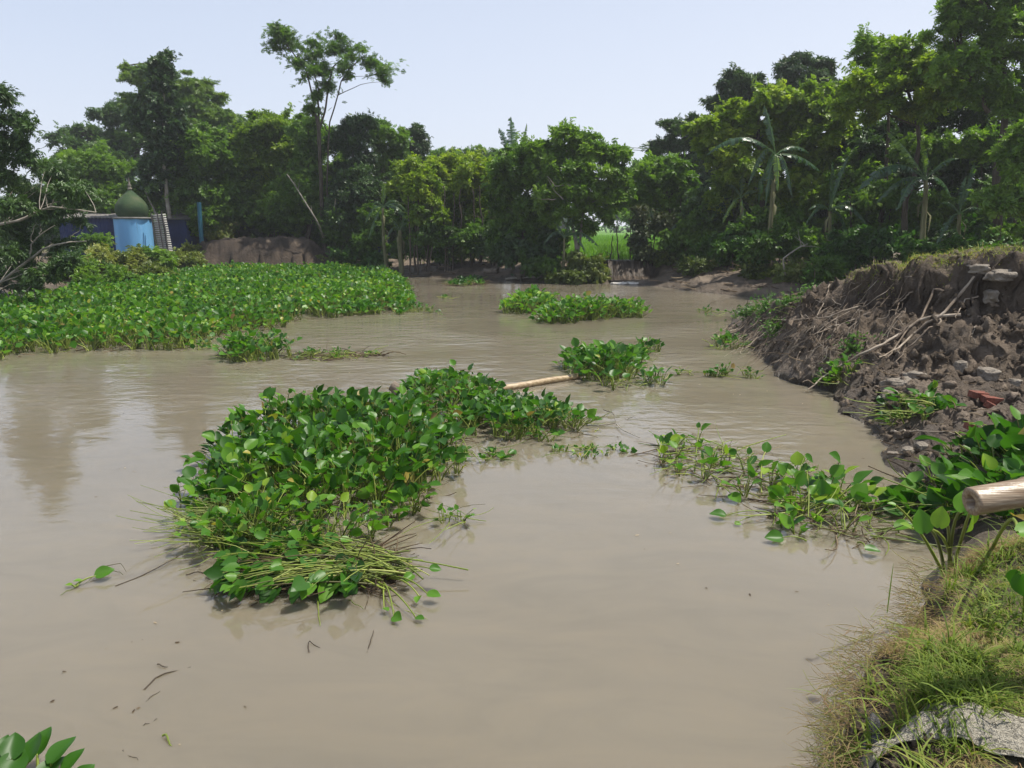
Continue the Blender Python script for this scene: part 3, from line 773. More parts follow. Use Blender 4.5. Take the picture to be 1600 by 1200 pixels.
T('bushy_tree', 'bushy green tree around the foot of the very tall tree', 'tree', 48, 480,
  [(485, 215, 34, 34), (512, 245, 34, 42), (470, 270, 44, 44), (505, 305, 46, 44), (455, 320, 40, 40)], 'broad', 'tree_mid', .46, 56, 1.1, .18, seed=7, tone=.1)
T('tall_tree', 'very tall lone tree with bare forked stems and flat leaning crown', 'tree', 46, 508,
  [(440, 48, 26, 17), (462, 62, 30, 18), (430, 70, 16, 14), (478, 85, 30, 17), (505, 68, 30, 18), (535, 75, 30, 18), (560, 85, 30, 20), (582, 105, 22, 18), (600, 118, 10, 18), (520, 105, 34, 18), (548, 112, 28, 16), (488, 112, 22, 14), (497, 150, 7, 12), (486, 172, 5, 6), (512, 135, 8, 8), (470, 100, 12, 8)],
  'fine', 'tree_mid', .44, 25, .62, .09, seed=8, tone=-.05, n_limbs=30, flat=.55, clump_r=.42, bark='bark',
  stems=[dict(p=[(508, 398), (503, 330), (500, 240), (497, 185)], r=.15, r1=.09), dict(p=[(499, 235), (492, 165), (478, 110), (458, 82), (440, 60)], r=.075, r1=.03, root=False),
         dict(p=[(500, 200), (512, 150), (520, 105), (545, 85)], r=.07, r1=.03, root=False), dict(p=[(518, 396), (510, 300), (516, 190), (535, 120), (560, 95)], r=.07, r1=.03),
         dict(p=[(497, 185), (497, 140), (490, 110)], r=.06, r1=.03, root=False), dict(p=[(512, 205), (503, 190), (500, 170)], r=.04, r1=.02, root=False)])
T('mango_tree', 'dark glossy tree top standing right of the very tall tree', 'tree', 47, 555,
  [(552, 205, 24, 24), (570, 190, 16, 14), (535, 215, 18, 20), (560, 245, 28, 30), (540, 270, 28, 28)], 'mango', 'tree_dark', .42, 50, 1, .15, seed=9, flat=.8)
T('bushy_tree', 'grey-green tree between the two dark glossy tree tops', 'tree', 49, 605,
  [(598, 210, 24, 26), (620, 225, 22, 26), (605, 255, 34, 36), (590, 290, 34, 36)], 'fine', 'tree_mid', .48, 50, 1, .15, seed=10, tone=.06)
T('mango_tree', 'small rounded dark tree top above the yellow-green row', 'tree', 52, 652,
  [(652, 208, 15, 13), (650, 228, 21, 16), (655, 248, 18, 16)], 'mango', 'tree_dark', .4, 60, 1.1, .12, seed=11)
T('mango_tree', 'dark shady tree filling the gap below the grey-green tree', 'tree', 46, 570,
  [(560, 300, 40, 34), (600, 320, 38, 34), (535, 330, 36, 32), (625, 300, 30, 34)], 'broad', 'tree_dark', .42, 50, 1, .12, seed=12, tone=.15)
T('far_grove', 'low dark tree tops peeping over the yellow-green row', 'tree', 75, 730, [(700, 246, 34, 14), (738, 244, 30, 13), (770, 250, 30, 14), (720, 270, 60, 24)], 'fine', 'tree_mid', .7, 50, 1, .2, seed=13, tone=-.1)
row = [(652, 275, 29, 32, .1), (686, 268, 25, 30, .2), (712, 284, 26, 38, .12), (742, 270, 27, 30, .22), (768, 276, 24, 32, .05), (668, 320, 28, 30, -.12), (728, 322, 28, 30, -.12), (630, 290, 22, 32, 0), (765, 322, 26, 28, -.1)]
where = ['at the left end of the waterside row', 'second in the waterside row, its top most yellow', 'hanging lowest in the middle of the row', 'with pale yellow top left of the upright banana leaves',
         'just under the upright banana leaves', 'shaded and low above the mud shore bushes', 'shaded and low behind the grounded raft of weed', 'behind the leaning banana clump', 'shaded and low beside the dark thicket']
for k, (x, y, rx, ry, tn) in enumerate(row):
    T('young_tree', 'slim young yellow-green tree ' + where[k], 'tree', 40.5 + (k * 7 % 5) * .7, x + (k * 5 % 7) - 3,
      [(x, y - ry * .35, rx, ry * .8), (x - rx * .4, y + ry * .4, rx * .9, ry * .75), (x + rx * .45, y + ry * .35, rx * .85, ry * .75)], 'broad', 'tree_yellow', .4, 46, .9, .07, seed=20 + k, tone=tn, group='slim young trees along the far shore', n_limbs=10)
# ---- centre
T('spreading_tree', 'large leafy tree leaning over the far bank beside the waterfall', 'tree', 36.5, 905,
  [(880, 222, 34, 24), (855, 240, 34, 28), (912, 240, 34, 28), (955, 248, 26, 26), (925, 275, 40, 32), (875, 275, 44, 36), (962, 285, 20, 28), (895, 315, 42, 30), (850, 310, 34, 36), (945, 318, 26, 26), (968, 240, 12, 12), (910, 350, 22, 18), (972, 290, 14, 22)],
  'broad', 'tree_mid', .42, 44, .85, .11, seed=40, tone=.12, n_limbs=26, bark='pale_bark',
  stems=[dict(p=[(906, 432), (900, 390), (892, 340), (885, 280), (885, 235)], r=.12, r1=.03), dict(p=[(898, 432), (905, 380), (915, 320), (935, 270)], r=.09, r1=.02), dict(p=[(893, 345), (875, 300), (850, 262), (835, 255)], r=.06, r1=.02, root=False)],
  bare=[dict(p=[(902, 300), (885, 288), (868, 290), (855, 275)], r=.035), dict(p=[(880, 312), (868, 300), (856, 280)], r=.03), dict(p=[(868, 311), (845, 313), (838, 310)], r=.03)])
T('leafy_tree', 'dense bluish-green tree under the upright banana leaves', 'tree', 37.5, 820,
  [(815, 250, 36, 24), (800, 280, 38, 32), (835, 290, 36, 34), (812, 325, 42, 34), (780, 310, 24, 34), (830, 358, 34, 30), (795, 360, 30, 28)], 'broad', 'tree_mid', .38, 48, .95, .12, seed=41, tone=-.1)
T('dead_thicket', 'shadowy thicket of thin stems left of the leaning tree foot', 'thicket', 36.8, 815,
  [(808, 392, 30, 22), (838, 398, 24, 22), (785, 385, 24, 20), (860, 385, 16, 30)], 'hang', 'tree_dark', .4, 50, 1, .05, seed=42, tone=.12)
T('weeping_bush', 'yellowish drooping bush at the left lip of the waterfall', 'bush', 35.6, 918,
  [(905, 408, 20, 18), (925, 415, 18, 18), (935, 428, 14, 12), (912, 430, 18, 10), (890, 420, 18, 14)], 'hang', 'tree_scrub', .34, 50, 1, .04, seed=43, tone=-.08)
T('slender_tree', 'pale green tree over the waterfall gap with hanging sprays', 'tree', 38.5, 1050,
  [(1005, 275, 20, 20), (1035, 262, 28, 22), (1062, 280, 24, 26), (1020, 300, 36, 24), (1052, 318, 34, 26), (1000, 312, 16, 16), (1075, 330, 24, 30), (1062, 350, 16, 16)], 'broad', 'tree_mid', .4, 44, .9, .1, seed=44, tone=.05)
T('hanging_creeper', 'brownish creeper column hanging down in front of the rice field', 'creeper', 37.0, 1004,
  [(1000, 335, 12, 20), (1002, 360, 9, 18), (999, 382, 7, 12), (1004, 395, 4, 8)], 'hang', 'vine', .3, 60, 1.2, .03, seed=45, tone=0)
T('hanging_creeper', 'short ragged creeper hanging right of the field gap', 'creeper', 37.2, 1040,
  [(1040, 345, 14, 16), (1046, 362, 8, 12), (1030, 352, 8, 12), (1065, 358, 14, 20)], 'hang', 'vine', .3, 55, 1.1, .03, seed=46, tone=0)
T('mango_tree', 'dark feathery tree behind the right edge of the sky notch', 'tree', 47, 1065,
  [(1050, 205, 22, 18), (1085, 200, 24, 22), (1035, 228, 26, 14), (1070, 240, 34, 28), (1095, 260, 34, 34), (1100, 210, 20, 26)], 'fine', 'tree_dark', .5, 44, .9, .15, seed=47, tone=.18)
# ---- right
T('broad_tree', 'big yellow-green tree above the tallest drooping banana', 'tree', 35, 1185,
  [(1105, 210, 34, 26), (1130, 235, 36, 30), (1165, 200, 38, 34), (1150, 175, 26, 20), (1215, 160, 36, 26), (1250, 185, 40, 32), (1200, 215, 44, 36), (1245, 240, 46, 36), (1160, 262, 46, 36), (1215, 290, 46, 36)],
  'round', 'tree_yellow', .42, 50, .95, .2, seed=50, tone=.05, n_limbs=26)
T('broad_tree', 'yellow-green tree with scalloped crown left of the big bright tree wall', 'tree', 34, 1290,
  [(1280, 150, 34, 20), (1300, 178, 34, 26), (1320, 205, 26, 22), (1280, 215, 38, 32), (1290, 255, 36, 32), (1262, 290, 36, 30), (1310, 245, 24, 26)], 'round', 'tree_yellow', .42, 50, .95, .18, seed=51, tone=0)
T('mango_tree', 'dark tree top behind the left shoulder of the yellow-green tree', 'tree', 46, 1150,
  [(1160, 122, 20, 12), (1140, 145, 22, 16), (1170, 140, 22, 18), (1125, 160, 16, 14), (1150, 165, 30, 20), (1180, 125, 10, 8)], 'mango', 'tree_dark', .5, 52, 1, .2, seed=52, tone=.1)
T('mango_tree', 'tallest dark two-headed tree top poking above the yellow-green trees', 'tree', 45, 1255,
  [(1245, 100, 22, 18), (1230, 122, 18, 14), (1285, 108, 20, 15), (1262, 130, 30, 20), (1295, 128, 14, 14), (1240, 145, 26, 18)], 'mango', 'tree_dark', .5, 52, 1, .2, seed=53, tone=0)
T('feathery_tree', 'feathery pale tree spire left of the tall right-hand crowns', 'tree', 31, 1375,
  [(1350, 70, 9, 14), (1356, 92, 15, 16), (1372, 112, 26, 22), (1345, 118, 14, 12), (1390, 85, 22, 20), (1365, 145, 36, 28)], 'fine', 'tree_mid', .42, 40, .85, .12, seed=54, tone=.22, flat=.6)
T('bright_tree', 'bright green leaning tree in the middle of the right-hand tree wall', 'tree', 28.5, 1420,
  [(1420, 85, 36, 28), (1450, 110, 42, 30), (1400, 130, 46, 30), (1350, 140, 42, 24), (1440, 155, 46, 28), (1390, 175, 46, 22), (1330, 165, 26, 18), (1475, 130, 34, 30)], 'broad', 'tree_yellow', .4, 42, .85, .15, seed=55, tone=-.02)
T('giant_tree', 'tallest tree filling the upper right corner with bright outer leaves', 'tree', 26, 1560,
  [(1480, 45, 34, 32), (1510, 10, 36, 30), (1560, 20, 44, 40), (1600, 50, 44, 44), (1530, 75, 46, 34), (1580, 105, 46, 36), (1500, 110, 38, 30), (1600, 150, 40, 36), (1560, -20, 50, 30), (1620, 0, 40, 40), (1545, 140, 40, 28)],
  'fine', 'tree_mid', .42, 46, .9, .22, seed=56, tone=.12, n_limbs=30,
  stems=[dict(p=[(1568, 395), (1560, 260), (1572, 150), (1560, 30)], r=.2, r1=.06), dict(p=[(1590, 395), (1600, 280), (1610, 120)], r=.14, r1=.05), dict(p=[(1545, 175), (1520, 120), (1500, 108)], r=.08, r1=.03, root=False)])
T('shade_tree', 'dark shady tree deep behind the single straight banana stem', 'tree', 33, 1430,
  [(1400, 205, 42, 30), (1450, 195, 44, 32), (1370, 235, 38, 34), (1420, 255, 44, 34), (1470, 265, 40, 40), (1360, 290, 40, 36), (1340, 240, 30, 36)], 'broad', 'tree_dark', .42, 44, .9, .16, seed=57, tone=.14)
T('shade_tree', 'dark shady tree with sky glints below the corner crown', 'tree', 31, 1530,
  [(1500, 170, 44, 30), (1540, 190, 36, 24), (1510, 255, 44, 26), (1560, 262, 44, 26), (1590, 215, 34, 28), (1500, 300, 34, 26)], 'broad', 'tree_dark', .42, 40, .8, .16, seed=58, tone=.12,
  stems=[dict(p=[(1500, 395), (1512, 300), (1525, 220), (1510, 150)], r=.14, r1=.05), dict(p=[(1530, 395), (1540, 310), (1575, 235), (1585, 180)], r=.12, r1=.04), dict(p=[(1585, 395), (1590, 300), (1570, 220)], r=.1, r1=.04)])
T('leafy_tree', 'leafy tree half out of frame beside the far right bank', 'tree', 24.5, 1605,
  [(1590, 260, 30, 30), (1610, 300, 34, 34), (1575, 315, 30, 24), (1605, 220, 26, 24), (1625, 340, 34, 34)], 'broad', 'tree_mid', .36, 46, .9, .1, seed=59, tone=.12)
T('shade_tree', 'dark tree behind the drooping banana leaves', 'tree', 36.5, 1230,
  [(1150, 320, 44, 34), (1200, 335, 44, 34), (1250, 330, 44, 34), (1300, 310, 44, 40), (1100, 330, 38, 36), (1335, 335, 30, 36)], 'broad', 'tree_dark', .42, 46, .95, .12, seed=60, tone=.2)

# ---- the dark wooded depth behind the front trees
back = [(1000, 292, 40, 70, .3), (60, 330, 60, 66, .1), (150, 335, 60, 64, .1), (240, 335, 56, 60, .05), (330, 335, 56, 58, .1), (420, 340, 56, 56, .05), (505, 335, 50, 54, .1), (590, 335, 50, 52, .1), (660, 350, 40, 60, .15), (740, 350, 44, 62, .05),
        (1075, 320, 40, 46, .1), (1150, 330, 44, 44, .1), (1230, 325, 46, 42, .1), (1310, 325, 46, 40, .15), (1390, 320, 46, 38, .1), (1470, 325, 46, 38, .1), (1545, 315, 44, 38, .15), (1620, 300, 50, 38, .15)]
bl = ['across the rice field under the sky notch', 'behind the fallen tree at the left edge', 'behind the blue sheds', 'behind the dome tower and slatted panel', 'behind the teal post', 'far behind the mound of earth', 'far behind the very tall tree',
      'far behind the low roofed hut', 'behind the left of the yellow-green row', 'behind the right of the yellow-green row', 'right of the rice field gap', 'behind the hanging banana leaf', 'behind the tallest drooping banana',
      'behind the broken banana', 'left of the straight banana stem, deep in shade', 'behind the straight banana stem', 'behind the shorter banana', 'at the right edge behind the leafy tree']
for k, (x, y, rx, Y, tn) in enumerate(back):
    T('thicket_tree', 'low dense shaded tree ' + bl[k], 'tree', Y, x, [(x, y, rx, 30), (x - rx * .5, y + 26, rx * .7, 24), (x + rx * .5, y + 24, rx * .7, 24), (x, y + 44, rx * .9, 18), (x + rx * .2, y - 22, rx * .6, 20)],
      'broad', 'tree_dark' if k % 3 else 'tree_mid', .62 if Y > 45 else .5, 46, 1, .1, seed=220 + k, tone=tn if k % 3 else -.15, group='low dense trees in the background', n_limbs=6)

# ---- undergrowth: one bush after another along the banks
BUSHES = [
 (662, 392, 26, 14, 41.5, 'weed', .15, 'bright low bush behind the grey mud shore'), (700, 395, 24, 13, 41, 'weed', -.05, 'low dark-green bush right of the bright low bush'),
 (735, 388, 24, 16, 40.5, 'tree_scrub', -.15, 'dull straggly bush above the lying driftwood log'), (768, 378, 24, 22, 39.5, 'tree_dark', .2, 'dark bush between the young trees and the thicket'),
 (870, 370, 22, 20, 38, 'tree_mid', 0, 'leafy bush in the fork of the leaning tree'), (850, 412, 26, 14, 35.8, 'tree_mid', -.15, 'low bush at the water edge under the leaning tree'),
 (880, 432, 24, 7, 35.0, 'tree_scrub', -.2, 'flat trailing bush touching the water left of the waterfall'), (1040, 400, 16, 14, 37.2, 'tree_scrub', -.1, 'small tangled bush at the right lip of the waterfall'),
 (1072, 375, 28, 26, 36.5, 'tree_mid', 0, 'rounded bush right of the field gap'), (1110, 385, 28, 22, 35, 'weed', .1, 'sunlit bush under the hanging yellow-green leaf'),
 (1145, 378, 26, 28, 33.2, 'weed', .12, 'sunlit bush left of the tall banana stems'), (1165, 405, 26, 14, 33.5, 'tree_mid', -.05, 'low bush below the sunlit bushes'),
 (1218, 372, 24, 42, 30.6, 'tree_mid', -.12, 'dark bush around the tall banana stems'), (1265, 385, 28, 26, 31.5, 'tree_mid', -.1, 'dark leafy bush right of the tall banana stems'),
 (1305, 388, 26, 30, 29.4, 'weed', -.1, 'green bush below the broken banana leaves'), (1345, 385, 30, 26, 29.5, 'weed', 0, 'vivid green bush behind the grassy tip of the bluff'),
 (1395, 378, 30, 26, 28.5, 'weed', 0, 'vivid green bush left of the single straight banana stem'), (1450, 375, 28, 24, 28.5, 'tree_mid', 0, 'bush behind the single straight banana stem'),
 (1490, 372, 26, 24, 28, 'tree_dark', .2, 'shaded bush between the two pale banana stems'), (1535, 365, 30, 22, 27, 'weed', .05, 'green bush right of the shorter banana stem'),
 (1580, 368, 30, 24, 26, 'tree_mid', .1, 'green bush at the right end of the bluff top'), (1090, 418, 20, 10, 33.5, 'tree_scrub', -.15, 'muddy uprooted bush left of the bare forked branch'),
 (1185, 425, 24, 12, 31, 'tree_scrub', -.2, 'muddy uprooted bush below the tall banana stems'), (1240, 425, 22, 14, 29.5, 'tree_scrub', -.05, 'pale tangled heap of cut brush beside the bare forked branch'),
 (1290, 420, 24, 14, 28.5, 'tree_mid', -.1, 'dull bush behind the tip of the mud bluff'),
 (345, 345, 34, 30, 50, 'tree_dark', .2, 'dark bush right of the teal post'), (405, 345, 38, 28, 51, 'tree_dark', .15, 'dark bush behind the left half of the mound'),
 (455, 350, 36, 28, 50.5, 'tree_dark', .2, 'dark bush behind the right half of the mound'), (500, 360, 30, 26, 49.5, 'tree_mid', -.2, 'shaded bush at the foot of the very tall tree'),
 (545, 365, 30, 26, 46, 'tree_mid', -.15, 'shaded bush right of the leaning dead stem'), (580, 375, 28, 20, 44.5, 'tree_mid', -.05, 'leafy bush behind the leaning banana clump'),
 (560, 397, 32, 12, 44.5, 'weed', .05, 'low spreading weeds between mound and banana clump'), (345, 365, 16, 16, 48, 'tree_scrub', .1, 'small yellowish bush beside the teal post'),
 (520, 405, 34, 9, 45.0, 'tree_scrub', 0, 'thin weedy heap on the dried mud at the mound foot'), (590, 405, 22, 12, 43.5, 'weed', .1, 'bright weeds at the corner of the floating mat'),
]
BUSHES += [
 (665, 362, 20, 20, 40.2, 'tree_mid', -.1, 'rounded shrub before the left young trunks'), (700, 365, 22, 20, 40, 'tree_mid', -.15, 'rounded shrub before the middle young trunks'), (735, 368, 20, 20, 39.8, 'tree_mid', -.05, 'rounded shrub before the right young trunks'),
 (640, 375, 20, 26, 41.8, 'tree_mid', -.05, 'upright shrub between the two leaning bananas and the bright low bush'), (682, 370, 20, 24, 41.2, 'tree_mid', .05, 'upright shrub in front of the first young trunks'), (752, 372, 22, 22, 40, 'tree_mid', 0, 'upright shrub in front of the last young trunks'),
 (985, 300, 24, 26, 44, 'tree_yellow', -.15, 'pale shrub showing under the sky notch'), (1022, 285, 26, 30, 43, 'tree_mid', .1, 'leafy shrub right of the sky notch'),
 (1190, 385, 20, 24, 31.2, 'weed', -.05, 'shrub at the foot of the dead curved stem'), (1440, 392, 18, 14, 26.8, 'weed', -.05, 'low weeds at the foot of the straight banana stem'), (1505, 388, 22, 12, 26, 'weed', .05, 'low weeds at the foot of the shorter banana'),
 (655, 345, 30, 26, 43.5, 'tree_mid', -.05, 'tall shrub behind the cut-off banana'), (720, 355, 34, 24, 43, 'tree_mid', -.1, 'tall shaded shrub in the middle of the young trees'), (775, 350, 28, 28, 40.5, 'tree_mid', .05, 'tall shrub joining young trees and thicket'),
 (845, 345, 30, 30, 38.5, 'tree_mid', 0, 'tall shrub behind the leaning tree trunks'), (1095, 350, 32, 30, 36.2, 'tree_mid', .05, 'tall leafy shrub left of the hanging banana leaf'), (1135, 300, 30, 30, 35.5, 'tree_yellow', -.1, 'sunny shrub above the hanging banana leaf'),
 (1180, 350, 28, 28, 33.8, 'tree_mid', 0, 'tall shrub just left of the tallest banana'), (1245, 350, 30, 30, 33.2, 'tree_mid', .05, 'tall shrub just right of the tallest banana'), (1290, 300, 34, 30, 33, 'tree_yellow', -.15, 'tall shrub over the broken banana'),
 (1335, 330, 32, 32, 31.5, 'tree_mid', .05, 'tall shrub between broken and straight bananas'), (1385, 300, 36, 30, 30.5, 'tree_mid', .1, 'high shrub under the bright leaning tree'), (1415, 345, 30, 28, 30, 'tree_mid', 0, 'tall shrub left of the straight banana stem'),
 (1475, 330, 34, 30, 30, 'tree_mid', .05, 'tall shrub right of the straight banana stem'), (1530, 320, 34, 24, 29.5, 'tree_mid', 0, 'tall shrub behind the upright fan leaf'), (1585, 300, 34, 30, 27.5, 'tree_mid', .1, 'tall shrub under the leafy right-edge tree'),
 (1340, 270, 34, 30, 32, 'tree_mid', .1, 'high leafy mass below the bright leaning tree'), (1440, 230, 40, 24, 30, 'tree_mid', .1, 'high leafy mass behind the upright yellow banana leaf'), (1520, 225, 40, 24, 29, 'tree_mid', .05, 'high leafy mass below the corner crown'),
 (320, 340, 30, 28, 47.5, 'tree_mid', .05, 'tall shrub behind the teal post'), (375, 330, 34, 28, 49, 'tree_mid', .05, 'tall shrub above the left half of the mound'), (430, 335, 34, 28, 48.5, 'tree_mid', 0, 'tall shrub above the middle of the mound'),
 (480, 340, 30, 28, 48, 'tree_mid', -.05, 'tall shrub left of the very tall stems'), (535, 345, 28, 28, 45.5, 'tree_mid', 0, 'tall shrub right of the very tall stems'), (590, 340, 32, 26, 45.2, 'tree_mid', 0, 'tall shrub in front of the low hut'),
 (225, 300, 24, 24, 48, 'tree_mid', -.05, 'leafy shrub rising behind the domed tower'), (165, 320, 30, 22, 49, 'tree_mid', .05, 'leafy shrub rising over the long blue shed')]
for k, (x, y, rx, ry, Y, mt, tn, lab) in enumerate(BUSHES):
    T('bush', lab, 'bush', Y, x, [(x, y, rx, ry), (x - rx * .5, y + ry * .3, rx * .7, ry * .7), (x + rx * .5, y + ry * .25, rx * .7, ry * .75)],
      ['broad', 'round', 'hang'][k % 3], mt, .34, 44, .9, .04, seed=100 + k, tone=tn, group='bushes along the banks', n_limbs=8)
for k, (x, y, rx, ry, Y, lab) in enumerate([(1172, 488, 15, 6, 18.7, 'small leafy weed at the very tip of the mud spur'), (1205, 482, 16, 7, 17.4, 'small leafy weed on the crest of the mud spur'), (1240, 474, 17, 8, 16.2, 'leafy weed where the spur meets the bluff'),
                                           (1275, 462, 14, 8, 15.2, 'tuft of weed at the left shoulder of the bluff'), (1350, 545, 14, 8, 12.4, 'small weed growing among the roots at mid height'), (1225, 515, 14, 6, 15.6, 'small weed hanging among the fine roots of the spur'), (1560, 398, 16, 7, 13, 'small bright weed on top of the bluff near the right edge')]):
    T('weed', lab, 'weed', Y, x, [(x, y, rx, ry), (x - rx * .6, y + 2, rx * .6, ry * .7)], 'round', 'weed', .11, 16, .7, .008, seed=260 + k, tone=.15, group='weeds on the mud bluff', n_limbs=5)
SCRUB = [(110, 418, 34, 16, 33, .05, 'cut leafy brush heaped right of the fallen tree roots'), (150, 408, 34, 18, 35, .15, 'yellowish cut brush heaped below the blue sheds'),
         (195, 405, 34, 16, 36.5, .2, 'yellowish cut brush heaped in front of the dome tower'), (240, 402, 32, 14, 38, .1, 'green cut brush heaped at the foot of the slatted panel'),
         (285, 405, 30, 12, 41, 0, 'dull cut brush heaped left of the mound'), (300, 392, 18, 12, 45, .1, 'pale dry brush against the left end of the mound'),
         (170, 435, 40, 14, 31, -.05, 'darker cut brush sloping into the floating mat'), (230, 428, 36, 11, 35.5, 0, 'cut brush spread flat along the back of the floating mat'),
         (148, 380, 16, 14, 40, -.1, 'upright dark-leaved shrub left of the dome tower')]
for k, (x, y, rx, ry, Y, tn, lab) in enumerate(SCRUB):
    ry *= 1.2
    T('brush_heap', lab, 'brush heap', Y, x, [(x, y, rx, ry), (x - rx * .6, y + ry * .3, rx * .6, ry * .6), (x + rx * .6, y + ry * .2, rx * .6, ry * .7)],
      'broad', 'tree_scrub' if k in (1, 2, 4, 5, 7) else 'tree_mid', .34, 44, .9, .03, seed=160 + k, tone=tn + .1, group='heaps of cut brush on the left bank', n_limbs=10, bark='pale_bark')
# ---- fallen and leaning trees at the left edge
T('fallen_tree', 'fallen tree with long pale bare branches lying on the left bank', 'fallen tree', 26, 40,
  [(20, 300, 30, 26), (55, 330, 36, 30), (30, 370, 40, 34), (75, 300, 34, 24), (110, 320, 26, 20), (95, 350, 34, 24), (60, 400, 36, 26), (20, 430, 32, 30), (110, 385, 26, 16), (125, 300, 20, 20), (85, 270, 28, 16), (0, 350, 30, 40), (50, 450, 30, 14), (95, 300, 22, 10, -2.6), (70, 430, 30, 14, -2.8), (20, 325, 24, 12, -2.6), (15, 400, 20, 12, -3), (100, 405, 20, 12, -2.6)],
  'mango', 'tree_dark', .3, 26, .6, .05, seed=180, tone=.3, n_limbs=26,
  stems=[dict(p=[(-60, 370), (0, 350, -1.5), (40, 343, -2), (75, 323, -2), (105, 325, -2), (150, 332, -1.5)], r=.07, r1=.02, root=False, amp=.03),
         dict(p=[(-60, 490), (0, 442, -2), (40, 412, -2), (62, 390, -2), (95, 378, -2), (135, 377, -1.5)], r=.085, r1=.02, root=False, amp=.03)],
  bare=[dict(p=[(78, 323, -2), (88, 305, -2), (104, 290, -2)], r=.03), dict(p=[(75, 325, -2), (72, 305, -2), (84, 296, -2)], r=.022), dict(p=[(96, 324, -2), (104, 312, -2), (112, 315, -2)], r=.018),
        dict(p=[(45, 408, -2), (50, 380, -2), (62, 365, -2), (86, 352, -2)], r=.035), dict(p=[(50, 378, -2), (52, 355, -2), (58, 348, -2)], r=.022), dict(p=[(62, 366, -2), (64, 350, -2)], r=.018),
        dict(p=[(18, 480, -2.5), (40, 455, -2.5), (60, 438, -2.5)], r=.025), dict(p=[(30, 410, -2), (22, 395, -2), (20, 380, -2)], r=.02), dict(p=[(64, 404, -2), (76, 392, -2), (80, 378, -2)], r=.02),
        dict(p=[(52, 452, -2.4), (56, 470, -2.4)], r=.03), dict(p=[(10, 420, -2), (4, 400, -2), (14, 378, -2)], r=.02), dict(p=[(110, 372, -2), (125, 360, -2), (128, 350, -2)], r=.015)], bark='pale_bark')
T('leaning_tree', 'tree leaning in at the left edge with drooping leaf clusters against the sky', 'tree', 25, -60,
  [(8, 160, 14, 16), (18, 190, 18, 12), (38, 195, 12, 9), (5, 215, 18, 14), (30, 225, 16, 10), (42, 250, 18, 12), (10, 250, 16, 12), (12, 275, 14, 14), (-10, 190, 20, 40), (-20, 250, 26, 40), (0, 140, 8, 10)],
  'mango', 'tree_dark', .33, 12, .75, .08, seed=181, tone=.2, n_limbs=30, clump_r=.22)

# ---- leaning dead stems and thin trunks
def pole_thing(name, label, cat, pts, r0, r1, mat, seed=0, twigs=0, group=None, amp=.03, tw_len=.6, n=14, sides=6):
    rng = np.random.default_rng(4000 + seed)
    mb = MB(); pts = [np.asarray(p, float) for p in pts]
    q = limb(mb, pts, r0, r1, rng, n=n, amp=amp, sides=sides, val=float(np.clip(.5 + rng.normal(0, .08), 0, 1)))
    L = np.linalg.norm(pts[-1] - pts[0])
    for k in range(twigs):
        a = q[rng.integers(n // 3, n - 1)]
        d = unit((pts[-1] - pts[0]) / L * .7 + rng.normal(0, .6, 3))
        limb(mb, [a, a + d * tw_len * .5 + rng.normal(0, .04, 3), a + d * tw_len * rng.uniform(.7, 1.2)], r1 * .9, r1 * .3, rng, n=5, amp=.02, sides=4)
    o = mb.build(name, M[mat], None, True, origin=pts[0])
    return tag(o, label, cat, group)

pole_thing('bare_branch', 'pale bare stem leaning left from the dried mud beside the mound', 'dead stem', [on_z(518, 402, .7), at_y(497, 350, 44.5), at_y(470, 305, 44.5), at_y(448, 272, 44.5)], .09, .03, 'pale_bark', 1, 4)
pole_thing('bare_branch', 'thin upright pale stem crossing the leaning bare stem', 'dead stem', [on_z(516, 400, .7), at_y(520, 350, 44.8), at_y(524, 310, 44.8)], .05, .02, 'pale_bark', 2, 2)
pole_thing('bare_branch', 'forked bare branch sticking out of the brush behind the bluff tip', 'dead branch', [at_y(1226, 430, 29), at_y(1222, 405, 29), at_y(1245, 388, 29), at_y(1262, 381, 29)], .04, .02, 'pale_bark', 3, 3)
pole_thing('bare_branch', 'curved grey stem standing left of the tall banana stems', 'dead stem', [at_y(1200, 425, 32), at_y(1205, 395, 32), at_y(1222, 370, 32), at_y(1228, 352, 32)], .05, .02, 'bark', 4, 2)
thin = [(640, 330), (652, 340), (671, 335), (694, 330), (706, 342), (722, 335), (738, 338), (752, 330), (771, 340), (783, 335), (846, 350), (862, 345), (1066, 350), (1098, 345), (1330, 345), (1378, 335), (1412, 338), (1480, 330), (1520, 322), (1552, 330)]
TT = ['right beside the cut-off banana at the waterline', 'just left of the bright low bush', 'rising out of the bright low bush', 'second one right of the bright low bush', 'above the dark-green low bush', 'right of the dark-green low bush',
      'left of the dull straggly bush', 'rising behind the dull straggly bush', 'above the short brown log', 'left of the shadowy thicket', 'right of the shadowy thicket', 'close left of the leaning tree foot', 'right of the field gap behind the rounded bush',
      'between the rounded bush and the sunlit bush', 'right of the broken banana', 'above the vivid bush left of the straight banana',
      'close left of the straight banana stem', 'between the two pale banana stems', 'just right of the shorter banana', 'behind the last bush near the right edge']
for k, (x, y) in enumerate(thin):
    Y = 40 if x < 800 else (38 if x < 1100 else 31)
    b = at_y(x, 400, Y); gz = float(height([b[0]], [b[1]])[0])
    t = at_y(x + (k * 13 % 9) - 4, y - 40, Y)
    pole_thing('thin_trunk', 'thin dark trunk ' + TT[k], 'thin trunk', [(b[0], b[1], gz - .1), (b[0] * .5 + t[0] * .5 + .05, Y, (gz + t[2]) / 2), t], .055, .03, 'bark', 50 + k, 3, 'thin trunks in the undergrowth', amp=.06)

